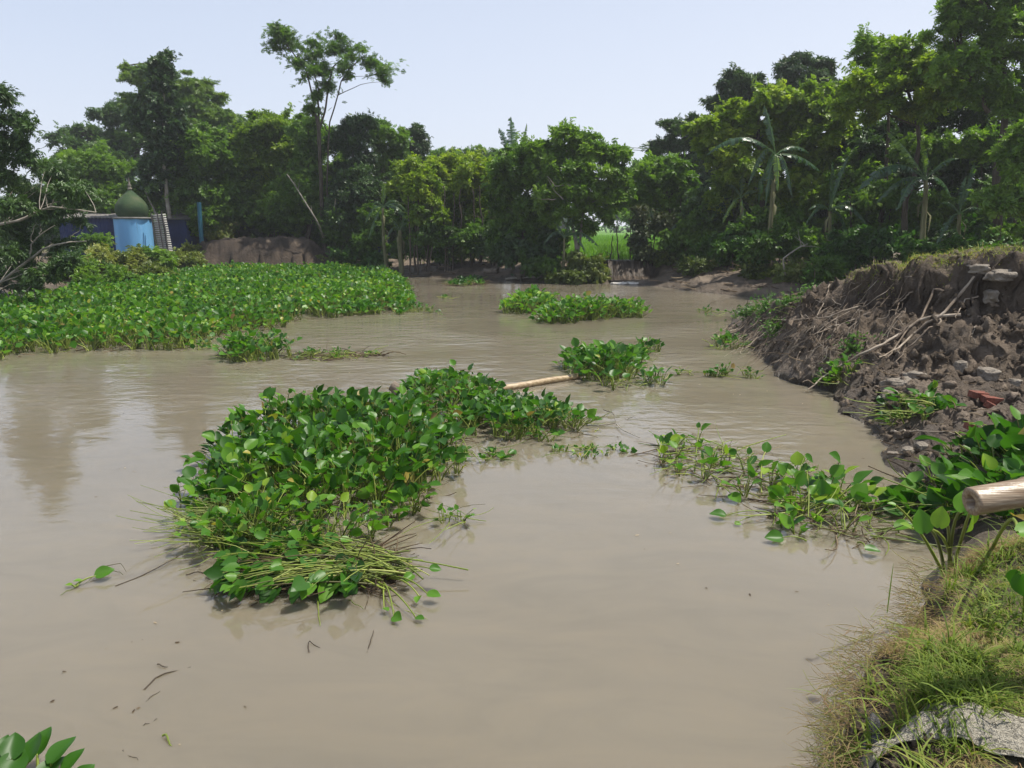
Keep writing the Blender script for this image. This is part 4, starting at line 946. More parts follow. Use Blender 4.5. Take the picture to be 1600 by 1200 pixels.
# ------------------------------------------------------------------ banana plants
def banana(label, base, Y, top, leaves, r=.13, seed=0, tone=0.0, base_py=400, curve=0.0, w=.30, group='banana plants'):
    """top: pixel of the stem top; leaves: (tip px, tip py, arch px, extra) at distance Y"""
    rng = np.random.default_rng(7000 + seed)
    b = at_y(base, base_py, Y); gz = float(height([b[0]], [b[1]])[0])
    tp = at_y(top[0], top[1], Y)
    root = empty('banana_plant', (b[0], b[1], gz), label, 'banana plant', group)
    tm = MB(); limb(tm, [(b[0], b[1], gz - .1), ((b[0] + tp[0]) / 2 + curve, Y, (gz + tp[2]) / 2), tp], r, r * .55, rng, n=14, amp=.02, sides=10)
    for k in range(5):   # dry sheaths hanging on the stem
        a = np.array([b[0] + (tp[0] - b[0]) * (.5 + .1 * k), Y, gz + (tp[2] - gz) * (.5 + .1 * k)])
        d = rng.normal(0, 1, 3); d[2] = 0; d = unit(d)
        P = np.stack([a + d * r * .8, a + d * (r + .12) - [0, 0, .15], a + d * (r + .1) - [0, 0, .6 * rng.uniform(.6, 1.2)]])[None]
        v, f = ribbons(P, np.array([[.03, .06, .02]]), unit(np.cross(d, [0, 0, 1]))[None]); tm.add(v, f, .2)
    part(tm, 'stem', M['banana_stem'], root, True)
    for k, lf in enumerate(leaves):
        tip = at_y(lf[0], lf[1], Y + (lf[3] if len(lf) > 3 else rng.uniform(-.5, .5)))
        arch = lf[2] * px_size(Y)
        lt = lf[4] if len(lf) > 4 else tone
        n = 46
        p0 = tp; p1 = (tp + tip) / 2 + [0, 0, arch * 2]
        P = bez(p0[None], p1[None], tip[None], n)[0]
        Tn = unit(np.gradient(P, axis=0))
        upv = np.array([0, -.25, 1.0]); steep = abs(Tn[0][2]) > .93
        side = unit(np.cross(Tn, upv if not steep else np.array([0.2, -1.0, 0.1])))
        dn = unit(np.cross(side, Tn)); dn = np.where((dn[:, 2:] > 0), -dn, dn)
        t = np.linspace(0, 1, n)
        L = np.linalg.norm(np.diff(P, axis=0), axis=1).sum()
        W = w * .86 * np.clip(L / 2.2, .55, 1.15) * np.sin(np.pi * np.clip((t - .13) / .87, 0, 1) ** .75) ** .6
        lm = MB()
        v, f = tubes(P, .028 * (1 - .75 * t), 5); lm.add(v, f, .75)
        droop0 = rng.uniform(.35, .85)
        for sgn in (-1, 1):
            i = 0
            while i < n - 1:
                step = int(rng.integers(1, 4)) if rng.random() < .5 else 1; j = min(i + step, n - 1)
                dr = np.clip(droop0 + rng.normal(0, .3) + .35 * t[i], 0, 1.5); ll = rng.uniform(.7, 1.1)
                rows = []
                for u in (0, .5, 1.0):
                    row_ = []
                    for q, sh in ((i, .0), (j, -.18 if u > 0 else 0)):
                        a_ = dr * u
                        off = (side[q] * sgn * math.cos(a_) + dn[q] * math.sin(a_)) * W[q] * u * ll
                        lead = Tn[q] * W[q] * .25 * u
                        gap = -Tn[q] * (0.008 + .022 * u * rng.random()) * (1 if sh else 0)
                        row_.append(P[q] + off + lead + gap)
                    rows.append(row_)
                vv = np.array([rows[0][0], rows[0][1], rows[1][0], rows[1][1], rows[2][0], rows[2][1]])
                lm.add(vv, [(0, 1, 3, 2), (2, 3, 5, 4)], float(np.clip(.42 + lt + rng.normal(0, .07), 0, 1)))
                i = j
        part(lm, 'leaf', M['banana'], root)
    return root

banana('tall banana with long torn leaves drooping like ribs, right of centre', 1200, 31.5, (1212, 243),
       [(1103, 243, 26), (1168, 292, 28, .4), (1196, 322, 22, -.3), (1238, 308, 20, -.5), (1282, 268, 10), (1194, 165, 6, .3, .1), (1185, 318, 28, .6), (1264, 240, 12, .6), (1215, 300, 16, -.6, .5)], .12, 1, -.04, 415, w=.28)
banana('broken banana whose snapped leaf hangs between its two taller neighbours', 1300, 30, (1296, 330),
       [(1328, 242, 4, .2, .05), (1362, 366, 22, -.3), (1355, 318, 10), (1262, 330, 10), (1300, 250, 2), (1258, 352, 16), (1330, 390, 20, .3)], .1, 2, .05, 415, w=.22)
banana('single straight-stemmed banana with wide arching leaves on the bluff skyline', 1442, 27.5, (1446, 282),
       [(1340, 298, 30, -.3), (1386, 205, 8, .2, .45), (1437, 218, 3, -.2, .5), (1498, 248, 10, -.3), (1364, 285, 22, .3), (1368, 318, 18, .2), (1486, 308, 14), (1448, 235, 3, .5, .3), (1400, 330, 20, -.5)], .13, 3, .0, 405, w=.3)
banana('shorter banana with one upright fan leaf near the right edge', 1502, 26.5, (1499, 335),
       [(1522, 255, 6, 0, .05), (1462, 388, 16), (1470, 318, 8), (1536, 330, 8), (1510, 275, 3, .3, .1)], .11, 4, .05, 405, w=.26)
banana('banana left of the others whose one yellow-green leaf hangs straight down', 1160, 34, (1158, 310),
       [(1164, 368, 10, -.4, .55), (1128, 350, 12, 0, .5), (1135, 290, 8), (1182, 300, 6), (1158, 265, 2)], .1, 5, .1, 410, w=.34)
banana('banana rising behind the thicket with upright leaves against the sky', 802, 38.5, (802, 262),
       [(798, 182, 3, .2, .2), (779, 200, 6, 0, -.1), (823, 193, -6, .1, .5), (808, 205, 0, .4, .4), (786, 240, 5)], .1, 6, .1, 400, w=.32)
banana('leaning banana with yellow stem at the corner of the floating mat', 606, 42, (598, 325),
       [(600, 285, 2, 0, .5), (643, 352, 14, -.2, .1), (570, 350, 12), (625, 318, 8, 0, .2), (582, 322, 8), (640, 335, 12), (575, 375, 10)], .12, 7, .15, 420, curve=-.1)
banana('short cut-off banana standing at the waterline beside the mat', 627, 41, (625, 360),
       [(648, 358, 10, 0, .15), (650, 375, 12), (604, 372, 10), (635, 335, 3, 0, .3), (612, 345, 4)], .17, 8, .1, 432)
banana('small shaded banana beside the low roofed hut', 570, 47, (572, 330), [(545, 318, 8), (590, 310, 6), (560, 300, 3), (595, 345, 10), (548, 345, 10)], .1, 9, -.1, 395)
banana('shaded banana under the pale green tree right of the field gap', 1075, 36.5, (1075, 352), [(1042, 372, 14), (1055, 335, 6), (1098, 345, 8), (1102, 372, 12), (1078, 320, 3)], .09, 10, -.1, 405)
banana('low banana with drooping leaves over the bank left of the waterfall', 880, 36, (882, 372), [(850, 382, 14), (862, 345, 6), (915, 395, 16), (935, 385, 14, 0, .1), (895, 338, 3), (910, 360, 8)], .09, 11, -.05, 415)

# ------------------------------------------------------------------ where a sight line meets the ground
def hit(px, py, lift=0.0, near=2.0, far=60.0):
    ts = np.geomspace(near, far, 90 if far / near > 1.2 else 16)
    dx = (px - 800) / 1200; dy = (600 - py) / 1200
    ry = _c + dy * _s; rz = -_s + dy * _c
    Y = ts; X = dx / ry * ts; Z = CAM_H + rz / ry * ts
    g = np.maximum(height(X, Y), 0.0)
    k = np.argmax(Z < g)
    if Z[k] >= g[k]: k = len(ts) - 1
    if far / near > 1.2 and k > 0: return hit(px, py, lift, ts[k - 1], ts[k])
    return np.array([X[k], Y[k], g[k] + lift])

# ------------------------------------------------------------------ water hyacinth
_m = [(0, 0, 0), (.25, 0, -.02), (.5, 0, 0), (.78, 0, .0), (1.0, 0, -.07)]
_e = [(-.06, .17, .06), (.2, .40, .14), (.52, .38, .12), (.82, .17, .02)]
BLADE_V = np.array(_m + _e + [(x, -y, z) for x, y, z in _e])
BLADE_Q = np.array([(0, 1, 6, 5), (1, 2, 7, 6), (2, 3, 8, 7), (0, 9, 10, 1), (1, 10, 11, 2), (2, 11, 12, 3)])
BLADE_T = np.array([(3, 4, 8), (3, 12, 4)])
SMALL_V = np.array([(0, 0, 0), (.35, .42, .12), (.8, .28, .05), (1, 0, -.05), (.8, -.28, .05), (.35, -.42, .12), (.5, 0, 0)])
SMALL_T = np.array([(0, 6, 1), (1, 6, 2), (2, 6, 3), (3, 6, 4), (4, 6, 5), (5, 6, 0)])

def fine_blade():
    ts = np.linspace(0, 1, 12); us = np.linspace(-1, 1, 9)
    w = np.interp(ts, [0, .06, .18, .35, .5, .65, .8, .92, 1], [.10, .24, .37, .43, .42, .35, .22, .10, .0])
    V = []
    for t, q in zip(ts, w):
        for u in us:
            V.append((t - .07 * abs(u) * (1 - t) ** 3, u * q, .30 * q * abs(u) ** 1.6 - .09 * t * t + .012 * math.sin(9 * t + 3 * u) * abs(u)))
    F = [(i * 9 + j, i * 9 + j + 1, i * 9 + j + 10, i * 9 + j + 9) for i in range(11) for j in range(8)]
    return np.array(V), np.array(F)[:, ::-1]
FINE_V, FINE_F = fine_blade()

def in_poly(x, y, P):
    ins = np.zeros(len(x), bool); Q = np.roll(P, -1, 0)
    for a, b in zip(P, Q):
        ins ^= ((a[1] > y) != (b[1] > y)) & (x < (b[0] - a[0]) * (y - a[1]) / (b[1] - a[1] + 1e-12) + a[0])
    return ins

def poly_dist(x, y, P):
    best = np.full(len(x), 1e18); Q = np.roll(P, -1, 0)
    for a, b in zip(P, Q):
        e = b - a; t = np.clip(((x - a[0]) * e[0] + (y - a[1]) * e[1]) / (e @ e), 0, 1)
        best = np.minimum(best, (x - a[0] - t * e[0]) ** 2 + (y - a[1] - t * e[1]) ** 2)
    return np.sqrt(best)

def sample_poly(P, n, rng):
    lo, hi = P.min(0), P.max(0)
    out = np.zeros((0, 2))
    while len(out) < n:
        q = rng.uniform(lo, hi, (n * 3, 2)); q = q[in_poly(q[:, 0], q[:, 1], P)]
        out = np.concatenate([out, q])
    return out[:n]

def area(P):
    x, y = P[:, 0], P[:, 1]
    return abs(np.dot(x, np.roll(y, -1)) - np.dot(y, np.roll(x, -1))) / 2

def grow(lm, sm, pos, H, leaf, rng, k=6, lean=(.15, 1.0), tone=0.0, simple=False, bias=None, stem_r=.005, sides=4):
    """rosettes of petioles with a blade on each, at pos (N,3) with heights H (N,)"""
    N = len(pos); idx = np.repeat(np.arange(N), k); n = len(idx)
    az = rng.uniform(0, 2 * math.pi, n); ln = rng.uniform(lean[0], lean[1], n)
    out = np.stack([np.cos(az), np.sin(az), np.zeros(n)], 1)
    if bias is not None: out = unit(out + np.asarray(bias)) * [1, 1, 0]
    L = H[idx] * rng.uniform(.55, 1.15, n)
    base = pos[idx] + out * .03 + rng.normal(0, .015, (n, 3)) * [1, 1, 0]
    tip = base + (out * np.sin(ln)[:, None] + np.array([0, 0, 1]) * np.cos(ln)[:, None]) * L[:, None]
    mid = base + np.array([0, 0, .6]) * (L * np.cos(ln))[:, None] + out * (L * np.sin(ln) * .3)[:, None]
    P = bez(base, mid, tip, 5 if not simple else 4)
    r = stem_r * rng.uniform(.7, 1.3, n)
    R = r[:, None] * np.linspace(1.5, .7, P.shape[1])[None]
    v, f = tubes(P, R, 3 if simple else sides)
    sm.add(v, f, np.clip(np.repeat(.55 + rng.normal(0, .15, n), len(f) // n), 0, 1))
    tg = unit(P[:, -1] - P[:, -2])
    X = unit(tg * .75 + out * .35 + rng.normal(0, .33, (n, 3)))
    nr = unit(np.array([0, 0, .75]) - out * .5 + rng.normal(0, .45, (n, 3)))
    Fm = frames(X, nr)
    sz = leaf * rng.uniform(.4, 1.25, n)
    sc = np.stack([sz, sz * rng.uniform(.85, 1.15, n), sz * rng.uniform(.5, 1.6, n)], 1)
    val = np.clip(.45 + tone + rng.normal(0, .19, n) + .16 * vnoise(tip[:, 0] * .7, tip[:, 1] * .7, 4.) + .25 * (rng.random(n) < .05), 0, .96)
    val = np.where(rng.random(n) < .014, rng.uniform(.96, 1.0, n), np.minimum(val, .93))
    if simple:
        v, f = scatter(SMALL_V, SMALL_T, tip, Fm, sc); lm.add(v, f, np.repeat(val, len(SMALL_T)))
    elif leaf > .125:
        v, f = scatter(FINE_V[:, :], FINE_F, tip, Fm, sc); lm.add(v, f, np.repeat(val, len(FINE_F)))
    else:
        v, f = scatter(BLADE_V, BLADE_Q, tip, Fm, sc); lm.add(v, f, np.repeat(val, len(BLADE_Q)))
        v, f = scatter(BLADE_V, BLADE_T, tip, Fm, sc); lm.add(v, f, np.repeat(val, len(BLADE_T)))

def litter(mb, pos, length, rng, direction=None, r=.004, val=.5, lift=.03, mi=0):
    n = len(pos)
    az = rng.uniform(0, 2 * math.pi, n)
    d = np.stack([np.cos(az), np.sin(az), rng.normal(0, .18, n)], 1)
    if direction is not None: d = unit(d * .35 + np.asarray(direction))
    L = length * rng.uniform(.4, 1.2, n)
    a = pos + [0, 0, lift]; b = a + d * L[:, None]
    m = (a + b) / 2 + rng.normal(0, .06, (n, 3)) * L[:, None] * 2
    b[:, 2] = np.maximum(b[:, 2], pos[:, 2] + .002)
    v, f = tubes(bez(a, m, b, 5), (r * rng.uniform(.6, 1.4, n))[:, None] * np.linspace(1.2, .6, 5)[None], 4)
    mb.add(v, f, np.clip(np.repeat(val + rng.normal(0, .15, n), len(f) // n), 0, 1), mi)

def raft(label, poly, H=.35, leaf=.14, dens=26, k=6, stems=12, dead=14, z=0.0, seed=0, tone=0.0, simple=False, ground=False, group='floating rafts of water hyacinth',
         lean=(.15, 1.0), name='hyacinth_raft', cat='water hyacinth', bias=None, edge=.35, stem_len=.35, stuff=False, stem_r=.005, direction=None):
    rng = np.random.default_rng(9000 + seed)
    P = np.array([(hit(a, b) if ground else on_z(a, b, z))[:2] for a, b in poly])
    A = area(P)
    n = max(int(A * dens), 4)
    q = sample_poly(P, n, rng)
    dd = poly_dist(q[:, 0], q[:, 1], P)
    gz = np.maximum(height(q[:, 0], q[:, 1]), 0.0) if ground else np.zeros(n)
    keep = rng.random(n) < (.45 + .55 * np.clip(dd / edge, 0, 1)) * (0.55 + .45 * (vnoise(q[:, 0] * 2.2, q[:, 1] * 2.2, seed) > -.35))
    q, dd, gz = q[keep], dd[keep], gz[keep]; n = len(q)
    pos = np.column_stack([q, gz])
    Hh = H * (.4 + .6 * np.clip(dd / edge, 0, 1)) * (1 + .3 * vnoise(q[:, 0] * 1.5, q[:, 1] * 1.5, seed + 3) + .3 * vnoise(q[:, 0] * .45, q[:, 1] * .6, seed + 9))
    lm, sm, dm = MB(), MB(), MB()
    grow(lm, sm, pos, Hh, leaf, rng, k, lean, tone, simple, bias, stem_r)
    ns = int(A * stems)
    ns = max(ns, 14)
    if ns:
        q2 = sample_poly(P, ns, rng); g2 = np.maximum(height(q2[:, 0], q2[:, 1]), 0) if ground else np.zeros(ns)
        litter(sm, np.column_stack([q2, g2 + rng.uniform(0, H * .25, ns)]), stem_len, rng, direction, stem_r * .9, .6)
    nd = max(int(A * dead), 14)
    q3 = sample_poly(P, nd, rng); g3 = np.maximum(height(q3[:, 0], q3[:, 1]), 0) if ground else np.zeros(nd)
    litter(dm, np.column_stack([q3, g3]), stem_len, rng, direction, stem_r * .9, .35, lift=.01)
    c = P.mean(0); cz = float(np.mean(gz)) if ground else 0.0
    if stuff:
        big = MB()
        for mi, mb in enumerate((lm, sm, dm)):
            for v_, f_, a_ in zip(mb.v, mb.f, mb.a):
                pass
        off = 0
        for mi, mb in enumerate((lm, sm, dm)):
            for v_ in mb.v: big.v.append(v_)
            for f_, a_ in zip(mb.f, mb.a): big.f.append(f_ + off); big.a.append(a_); big.m.append(np.full(len(f_), mi))
            off += mb.n
        o = big.build(name, [M['hyacinth'], M['petiole'], M['dead']], None, not simple)
        return tag(o, label, None, None, 'stuff')
    root = empty(name, (c[0], c[1], cz), label, cat, group)
    part(lm, 'leaves', M['hyacinth'], root, not simple)
    part(sm, 'stems', M['petiole'], root, True)
    if nd > 60: part(dm, 'dead_stems', M['dead'], root, True)
    return root

raft('wide green mat of water hyacinth covering the water before the left bank',
     [(-160, 585), (0, 562), (60, 558), (160, 551), (240, 549), (300, 546), (325, 538), (350, 522), (410, 518), (440, 512), (475, 500), (560, 494), (630, 491), (648, 478), (642, 455), (630, 438), (606, 423), (500, 418), (400, 418), (300, 420), (230, 430), (120, 458), (0, 484), (-220, 504)],
     .42, .15, 21, 6, 3, 4, seed=1, simple=True, stuff=True, name='hyacinth_mat', edge=.8, tone=.08, stem_r=.008, lean=(.1, .9))
raft('thin trailing tip of hyacinth stretching right from the big mat', [(620, 492), (650, 488), (690, 491), (665, 484), (640, 478)], .22, .1, 22, 5, 20, 10, seed=2, simple=True, edge=.2)
raft('round tuft of hyacinth drifting just below the big mat', [(345, 560), (365, 567), (430, 565), (462, 556), (455, 548), (400, 545), (355, 548)], .38, .15, 30, 6, 15, 20, seed=3, simple=True, tone=.03, stem_r=.007)
raft('brownish string of torn hyacinth trailing right of the round tuft', [(450, 563), (500, 564), (560, 561), (600, 556), (590, 551), (530, 553), (470, 552)], .14, .08, 22, 4, 40, 90, seed=4, simple=True, stem_r=.008, stem_len=.45)
raft('sparse half-sunk stems between the big mat and the round tuft', [(262, 548), (300, 552), (345, 540), (330, 530), (280, 540)], .16, .12, 10, 4, 20, 30, seed=5, simple=True, stem_r=.007)
raft('left one of the two far rafts in midstream, tall and dense', [(788, 490), (835, 492), (866, 482), (862, 472), (810, 472), (790, 480)], .42, .17, 26, 6, 4, 5, seed=6, simple=True, stem_r=.008, tone=.12)
raft('longer far raft in midstream with a thin right-hand tip', [(832, 504), (880, 509), (945, 500), (985, 497), (1018, 497), (1000, 488), (960, 484), (905, 484), (860, 494)], .4, .16, 24, 6, 5, 8, seed=7, simple=True, stem_r=.008, tone=.08)
raft('bushy raft in the middle of the stream at the right end of the floating bamboo', [(872, 572), (890, 590), (925, 600), (950, 612), (985, 614), (1000, 596), (992, 575), (1012, 560), (1000, 553), (960, 562), (905, 562)], .42, .15, 30, 6, 25, 15, seed=8, tone=.0, stem_r=.006, edge=.4)
raft('ragged upright tuft at the upper right corner of the midstream raft', [(985, 558), (1010, 568), (1032, 556), (1028, 544), (1000, 546)], .36, .11, 34, 6, 25, 40, seed=9, stem_r=.006, tone=-.1, lean=(.05, .6))
raft('small tuft with upright pointed leaves right of the midstream raft', [(1000, 602), (1030, 610), (1048, 604), (1046, 594), (1015, 592)], .3, .14, 22, 5, 20, 20, seed=10, stem_r=.006)
raft('biggest near heap of hyacinth with large glossy dark leaves', [(300, 748), (292, 790), (330, 812), (400, 812), (470, 822), (540, 836), (600, 838), (640, 826), (668, 800), (690, 765), (712, 742), (722, 705), (690, 672), (640, 655), (560, 650), (480, 652), (400, 672), (345, 698), (312, 725)],
     .39, .13, 40, 6, 30, 14, seed=11, tone=-.06, stem_r=.005, edge=.5, lean=(.05, .9))
raft('low left foot of the biggest heap where thin upright stems outnumber leaves', [(286, 780), (284, 830), (300, 862), (350, 885), (420, 890), (490, 880), (550, 862), (600, 845), (560, 832), (470, 818), (400, 808), (330, 808)],
     .30, .10, 44, 6, 120, 30, seed=28, tone=.08, stem_r=.0042, edge=.3, lean=(.1, .9), stem_len=.4)
raft('tangled middle raft with smaller leaves behind the biggest heap', [(628, 612), (650, 596), (700, 594), (760, 606), (800, 626), (870, 642), (925, 668), (938, 684), (870, 691), (790, 694), (720, 694), (660, 668), (620, 640)],
     .32, .115, 40, 6, 30, 26, seed=12, tone=-.02, stem_r=.005, edge=.4)
raft('fringe of limp leaves and brown stems hanging off the middle raft', [(690, 700), (760, 702), (800, 712), (770, 724), (715, 728), (690, 745), (670, 735)], .12, .09, 45, 5, 60, 60, seed=13, stem_r=.005, tone=.0, stem_len=.4)
raft('low strip of tiny floating leaves right of the biggest heap', [(850, 698), (872, 712), (908, 722), (940, 712), (985, 712), (982, 702), (930, 700), (890, 703)], .09, .06, 60, 5, 30, 50, seed=14, stem_r=.004, tone=.0)
raft('single small floating plant off the right side of the biggest heap', [(682, 812), (700, 830), (742, 828), (748, 818), (720, 808)], .17, .085, 42, 6, 30, 40, seed=15, stem_r=.004, edge=.12)
raft('long sparse raft with big bent leaves leading to the right bank', [(1018, 706), (1040, 734), (1090, 756), (1150, 784), (1200, 806), (1250, 838), (1330, 850), (1390, 852), (1430, 838), (1425, 800), (1370, 778), (1300, 764), (1240, 742), (1170, 712), (1095, 692), (1035, 690)],
     .26, .135, 13, 5, 46, 46, seed=16, stem_r=.0055, stem_len=.5, tone=.12, edge=.25, lean=(.2, 1.25))
raft('heap of broad glossy hyacinth stranded on the near right bank', [(1416, 800), (1424, 752), (1470, 722), (1540, 700), (1640, 690), (1720, 760), (1640, 800), (1560, 815), (1480, 822)], .34, .19, 24, 6, 40, 26, z=.35, seed=17, ground=True, stem_r=.007, stem_len=.6, tone=-.03, group='stranded hyacinth on the right bank')
raft('clump of hyacinth with combed stems stranded below the bricks', [(1362, 655), (1385, 668), (1440, 668), (1480, 650), (1490, 622), (1430, 618), (1380, 632)], .36, .14, 44, 6, 90, 14, z=.2, seed=18, ground=True, stem_r=.006, direction=(-.8, -.3, .1), group='stranded hyacinth on the right bank', stem_len=.5)
raft('clump of bright hyacinth stranded where the long pale roots end', [(1256, 590), (1280, 610), (1320, 606), (1348, 585), (1340, 560), (1300, 548), (1266, 566)], .36, .14, 44, 6, 60, 10, z=.15, seed=19, ground=True, stem_r=.007, group='stranded hyacinth on the right bank', tone=.06)
raft('tuft of hyacinth against the foot of the root-covered spur', [(1105, 544), (1130, 549), (1165, 547), (1160, 532), (1125, 534)], .34, .13, 30, 6, 10, 10, seed=20, simple=True, stem_r=.007, tone=.08)
raft('low dark strip of hyacinth floating below the root-covered spur', [(1096, 588), (1130, 594), (1186, 592), (1180, 583), (1120, 582)], .17, .09, 34, 6, 20, 30, seed=21, simple=True, stem_r=.006, tone=-.05)
raft('tiny tuft floating right of the midstream raft', [(1056, 586), (1078, 588), (1082, 581), (1062, 580)], .2, .1, 26, 5, 10, 30, seed=22, simple=True, stem_r=.006)
raft('sparse sprigs of leaves on the water before the spur tip', [(1082, 492), (1110, 495), (1140, 492), (1130, 486), (1095, 486)], .16, .12, 8, 4, 10, 10, seed=23, simple=True, stem_r=.007, tone=-.1)
raft('single sprig drifting right of the big mat', [(686, 468), (706, 469), (702, 464), (690, 464)], .12, .12, 16, 4, 5, 10, seed=24, simple=True, stem_r=.007)
raft('dark flattened raft of weed and twigs grounded off the grey mud', [(696, 446), (720, 448), (755, 446), (752, 438), (715, 438)], .2, .14, 20, 5, 20, 60, seed=25, simple=True, stem_r=.009, tone=-.25, stem_len=.6)
raft('thin leafy weeds draped over the tip of the mud spur', [(1148, 498), (1180, 508), (1240, 500), (1275, 478), (1240, 474), (1200, 480), (1165, 488)], .10, .045, 22, 5, 20, 30, z=.3, seed=26, simple=True, ground=True, stem_r=.006, tone=-.12, group='stranded hyacinth on the right bank', stem_len=.5, name='weed_patch', cat='weeds')

def stalks(label, leaves, seed=0, name='hyacinth_plant', cat='water hyacinth', r=.006, group=None, lying=(), tone=0.0, dead=()):
    """a plant whose every leaf is given: (base point, tip point, blade length, blade direction, tone)"""
    rng = np.random.default_rng(12000 + seed)
    lm, sm = MB(), MB()
    root = empty(name, tuple(leaves[0][0]), label, cat, group)
    for b, tp, L, d, tn in leaves:
        lm, sm = MB(), MB()
        b = np.asarray(b, float); tp = np.asarray(tp, float); d = unit(np.asarray(d, float))
        ln = np.linalg.norm(tp - b)
        m = (b + tp) / 2 + [0, 0, ln * .18] + rng.normal(0, .03, 3) * ln
        v, f = tubes(bez(b[None], m[None], tp[None], 9), np.linspace(r * 1.35, r * .7, 9)[None], 6); sm.add(v, f, float(np.clip(.6 + rng.normal(0, .1), 0, 1)))
        nr = unit(np.array([rng.normal(0, .3), -.35 + rng.normal(0, .2), .8]))
        sc = np.array([[L, L * .95, L * rng.uniform(.8, 1.5)]])
        Fm = frames(d[None], nr[None])
        for F_ in (FINE_F,):
            v, f = scatter(FINE_V, F_, tp[None], Fm, sc); lm.add(v, f, float(np.clip(.5 + tn + tone, 0, 1)))
        part(lm, 'leaf', M['hyacinth'], root, True)
        part(sm, 'stem', M['petiole'], root, True)
    for pts, rr, vv in lying:
        sm = MB()
        limb(sm, [np.asarray(p, float) for p in pts], rr, rr * .5, rng, n=8, amp=.01, sides=5, val=vv)
        part(sm, 'runner', M['petiole'], root, True)
    return root

W0 = lambda x, y, z=0.01: on_z(x, y, z)
# the front lobe of the biggest heap: stems combed to the left out of a muddy root knot
def combed():
    rng = np.random.default_rng(77)
    lm, sm, dm = MB(), MB(), MB()
    knot = W0(585, 903)
    root = empty('hyacinth_raft', tuple(knot), 'front lobe of pale combed stems fanning left out of a muddy root knot', 'water hyacinth', 'floating rafts of water hyacinth')
    n = 330
    base = knot + rng.normal(0, 1, (n, 3)) * [.22, .14, .02] + [-.1, .05, .05]
    tx = rng.uniform(340, 560, n); ty = 925 - (tx - 340) * .05 - rng.uniform(0, 105, n) * (1.0 - .35 * (tx - 340) / 220)
    tip = np.array([on_z(a, b, z) for a, b, z in zip(tx, ty, rng.uniform(.0, .19, n))])
    mid = (base + tip) / 2 + np.column_stack([rng.normal(0, .06, n), rng.normal(0, .06, n), rng.uniform(.02, .17, n)])
    v, f = tubes(bez(base, mid, tip, 8), (.0036 * rng.uniform(.6, 1.5, n))[:, None] * np.linspace(1.5, .7, 8)[None], 5)
    sm.add(v, f, np.clip(np.repeat(.47 + rng.normal(0, .26, n), len(f) // n), 0, 1))
    m = rng.random(n) < .85
    T_ = tip[m]; k = m.sum()
    X = unit(unit(T_ - mid[m]) + rng.normal(0, .35, (k, 3))); nr = unit(np.array([0, -.2, .8]) + rng.normal(0, .4, (k, 3)))
    sz = .125 * rng.uniform(.6, 1.25, k); sc = np.stack([sz, sz, sz * 1.2], 1); Fm = frames(X, nr); val = np.clip(.45 + rng.normal(0, .18, k), 0, .95)
    for F_ in (BLADE_Q, BLADE_T):
        v, f = scatter(BLADE_V, F_, T_, Fm, sc); lm.add(v, f, np.repeat(val, len(F_)))
    litter(dm, np.column_stack([rng.uniform(W0(350, 915)[0], knot[0] + .1, 420), rng.uniform(5.1, 5.9, 420), np.zeros(420)]), .3, rng, None, .0045, .3, lift=.02)
    iv, if_ = icosphere(2)
    for c in range(26):
        p = knot + rng.normal(0, 1, 3) * [.09, .05, .02]; s_ = rng.uniform(.015, .04)
        dm.add(iv * s_ * (1 + .35 * fbm(iv[:, 0] * 3 + c, iv[:, 1] * 3, iv[:, 2] * 3, 2)[:, None]) + p, if_, .12)
    for a, b, c in (((575, 905), (590, 870), (578, 838)), ((580, 905), (560, 870), (572, 846))):
        limb(dm, [W0(*a), on_z(b[0], b[1], .12), on_z(c[0], c[1], .3)], .007, .004, rng, n=8, amp=.01, sides=5, val=.55)
    part(lm, 'leaves', M['hyacinth'], root, True); part(sm, 'stems', M['petiole'], root, True); part(dm, 'root_knot', M['dead'], root, True)
combed()
# long bent stems at the left flank of the heap
raft('band of long grassy stems along the left foot of the biggest heap', [(292, 845), (340, 872), (420, 862), (480, 838), (470, 800), (400, 800), (320, 806)], .38, .09, 34, 6, 160, 20, seed=27, stem_r=.004, stem_len=.55, tone=.1, lean=(.2, 1.2), direction=(-.8, -.25, .25))
stalks('long trailing stems with five pointed leaves reaching right from the root knot', [
    (W0(600, 900), on_z(672, 888, .16), .085, (1, .1, -.1), .0), (W0(600, 902), on_z(645, 898, .10), .095, (-.4, -.5, -.1), .15), (W0(602, 905), on_z(668, 928, .06), .1, (1, -.2, 0), .12),
    (W0(605, 905), on_z(655, 932, .05), .07, (-.2, -1, -.1), .25), (W0(598, 910), on_z(615, 962, .03), .1, (.4, -.5, .1), .1), (W0(600, 915), on_z(650, 965, .02), .07, (.5, -.3, .1), .0),
    (W0(600, 915), on_z(600, 950, .03), .06, (.5, -.6, .1), .2)], 1, lying=[([W0(596, 915), W0(606, 940), W0(626, 968)], .004, .6), ([W0(610, 940), W0(640, 955), W0(668, 968)], .003, .7)])
stalks('floating twig with one rolled green leaf on the open water left of the heap', [
    (W0(118, 915), on_z(150, 900, .04), .13, (.8, .5, .25), .05), (W0(120, 916), on_z(128, 908, .03), .06, (-.6, -.3, .2), .3), (W0(118, 918), on_z(112, 914, .02), .05, (-1, 0, .1), .35)], 2,
    lying=[([W0(140, 905), on_z(165, 886, .05), on_z(190, 880, .06), W0(197, 893)], .004, .1), ([W0(95, 930), W0(120, 915), W0(150, 903)], .003, .25), ([W0(150, 903), W0(178, 893), W0(192, 898)], .004, .2)])
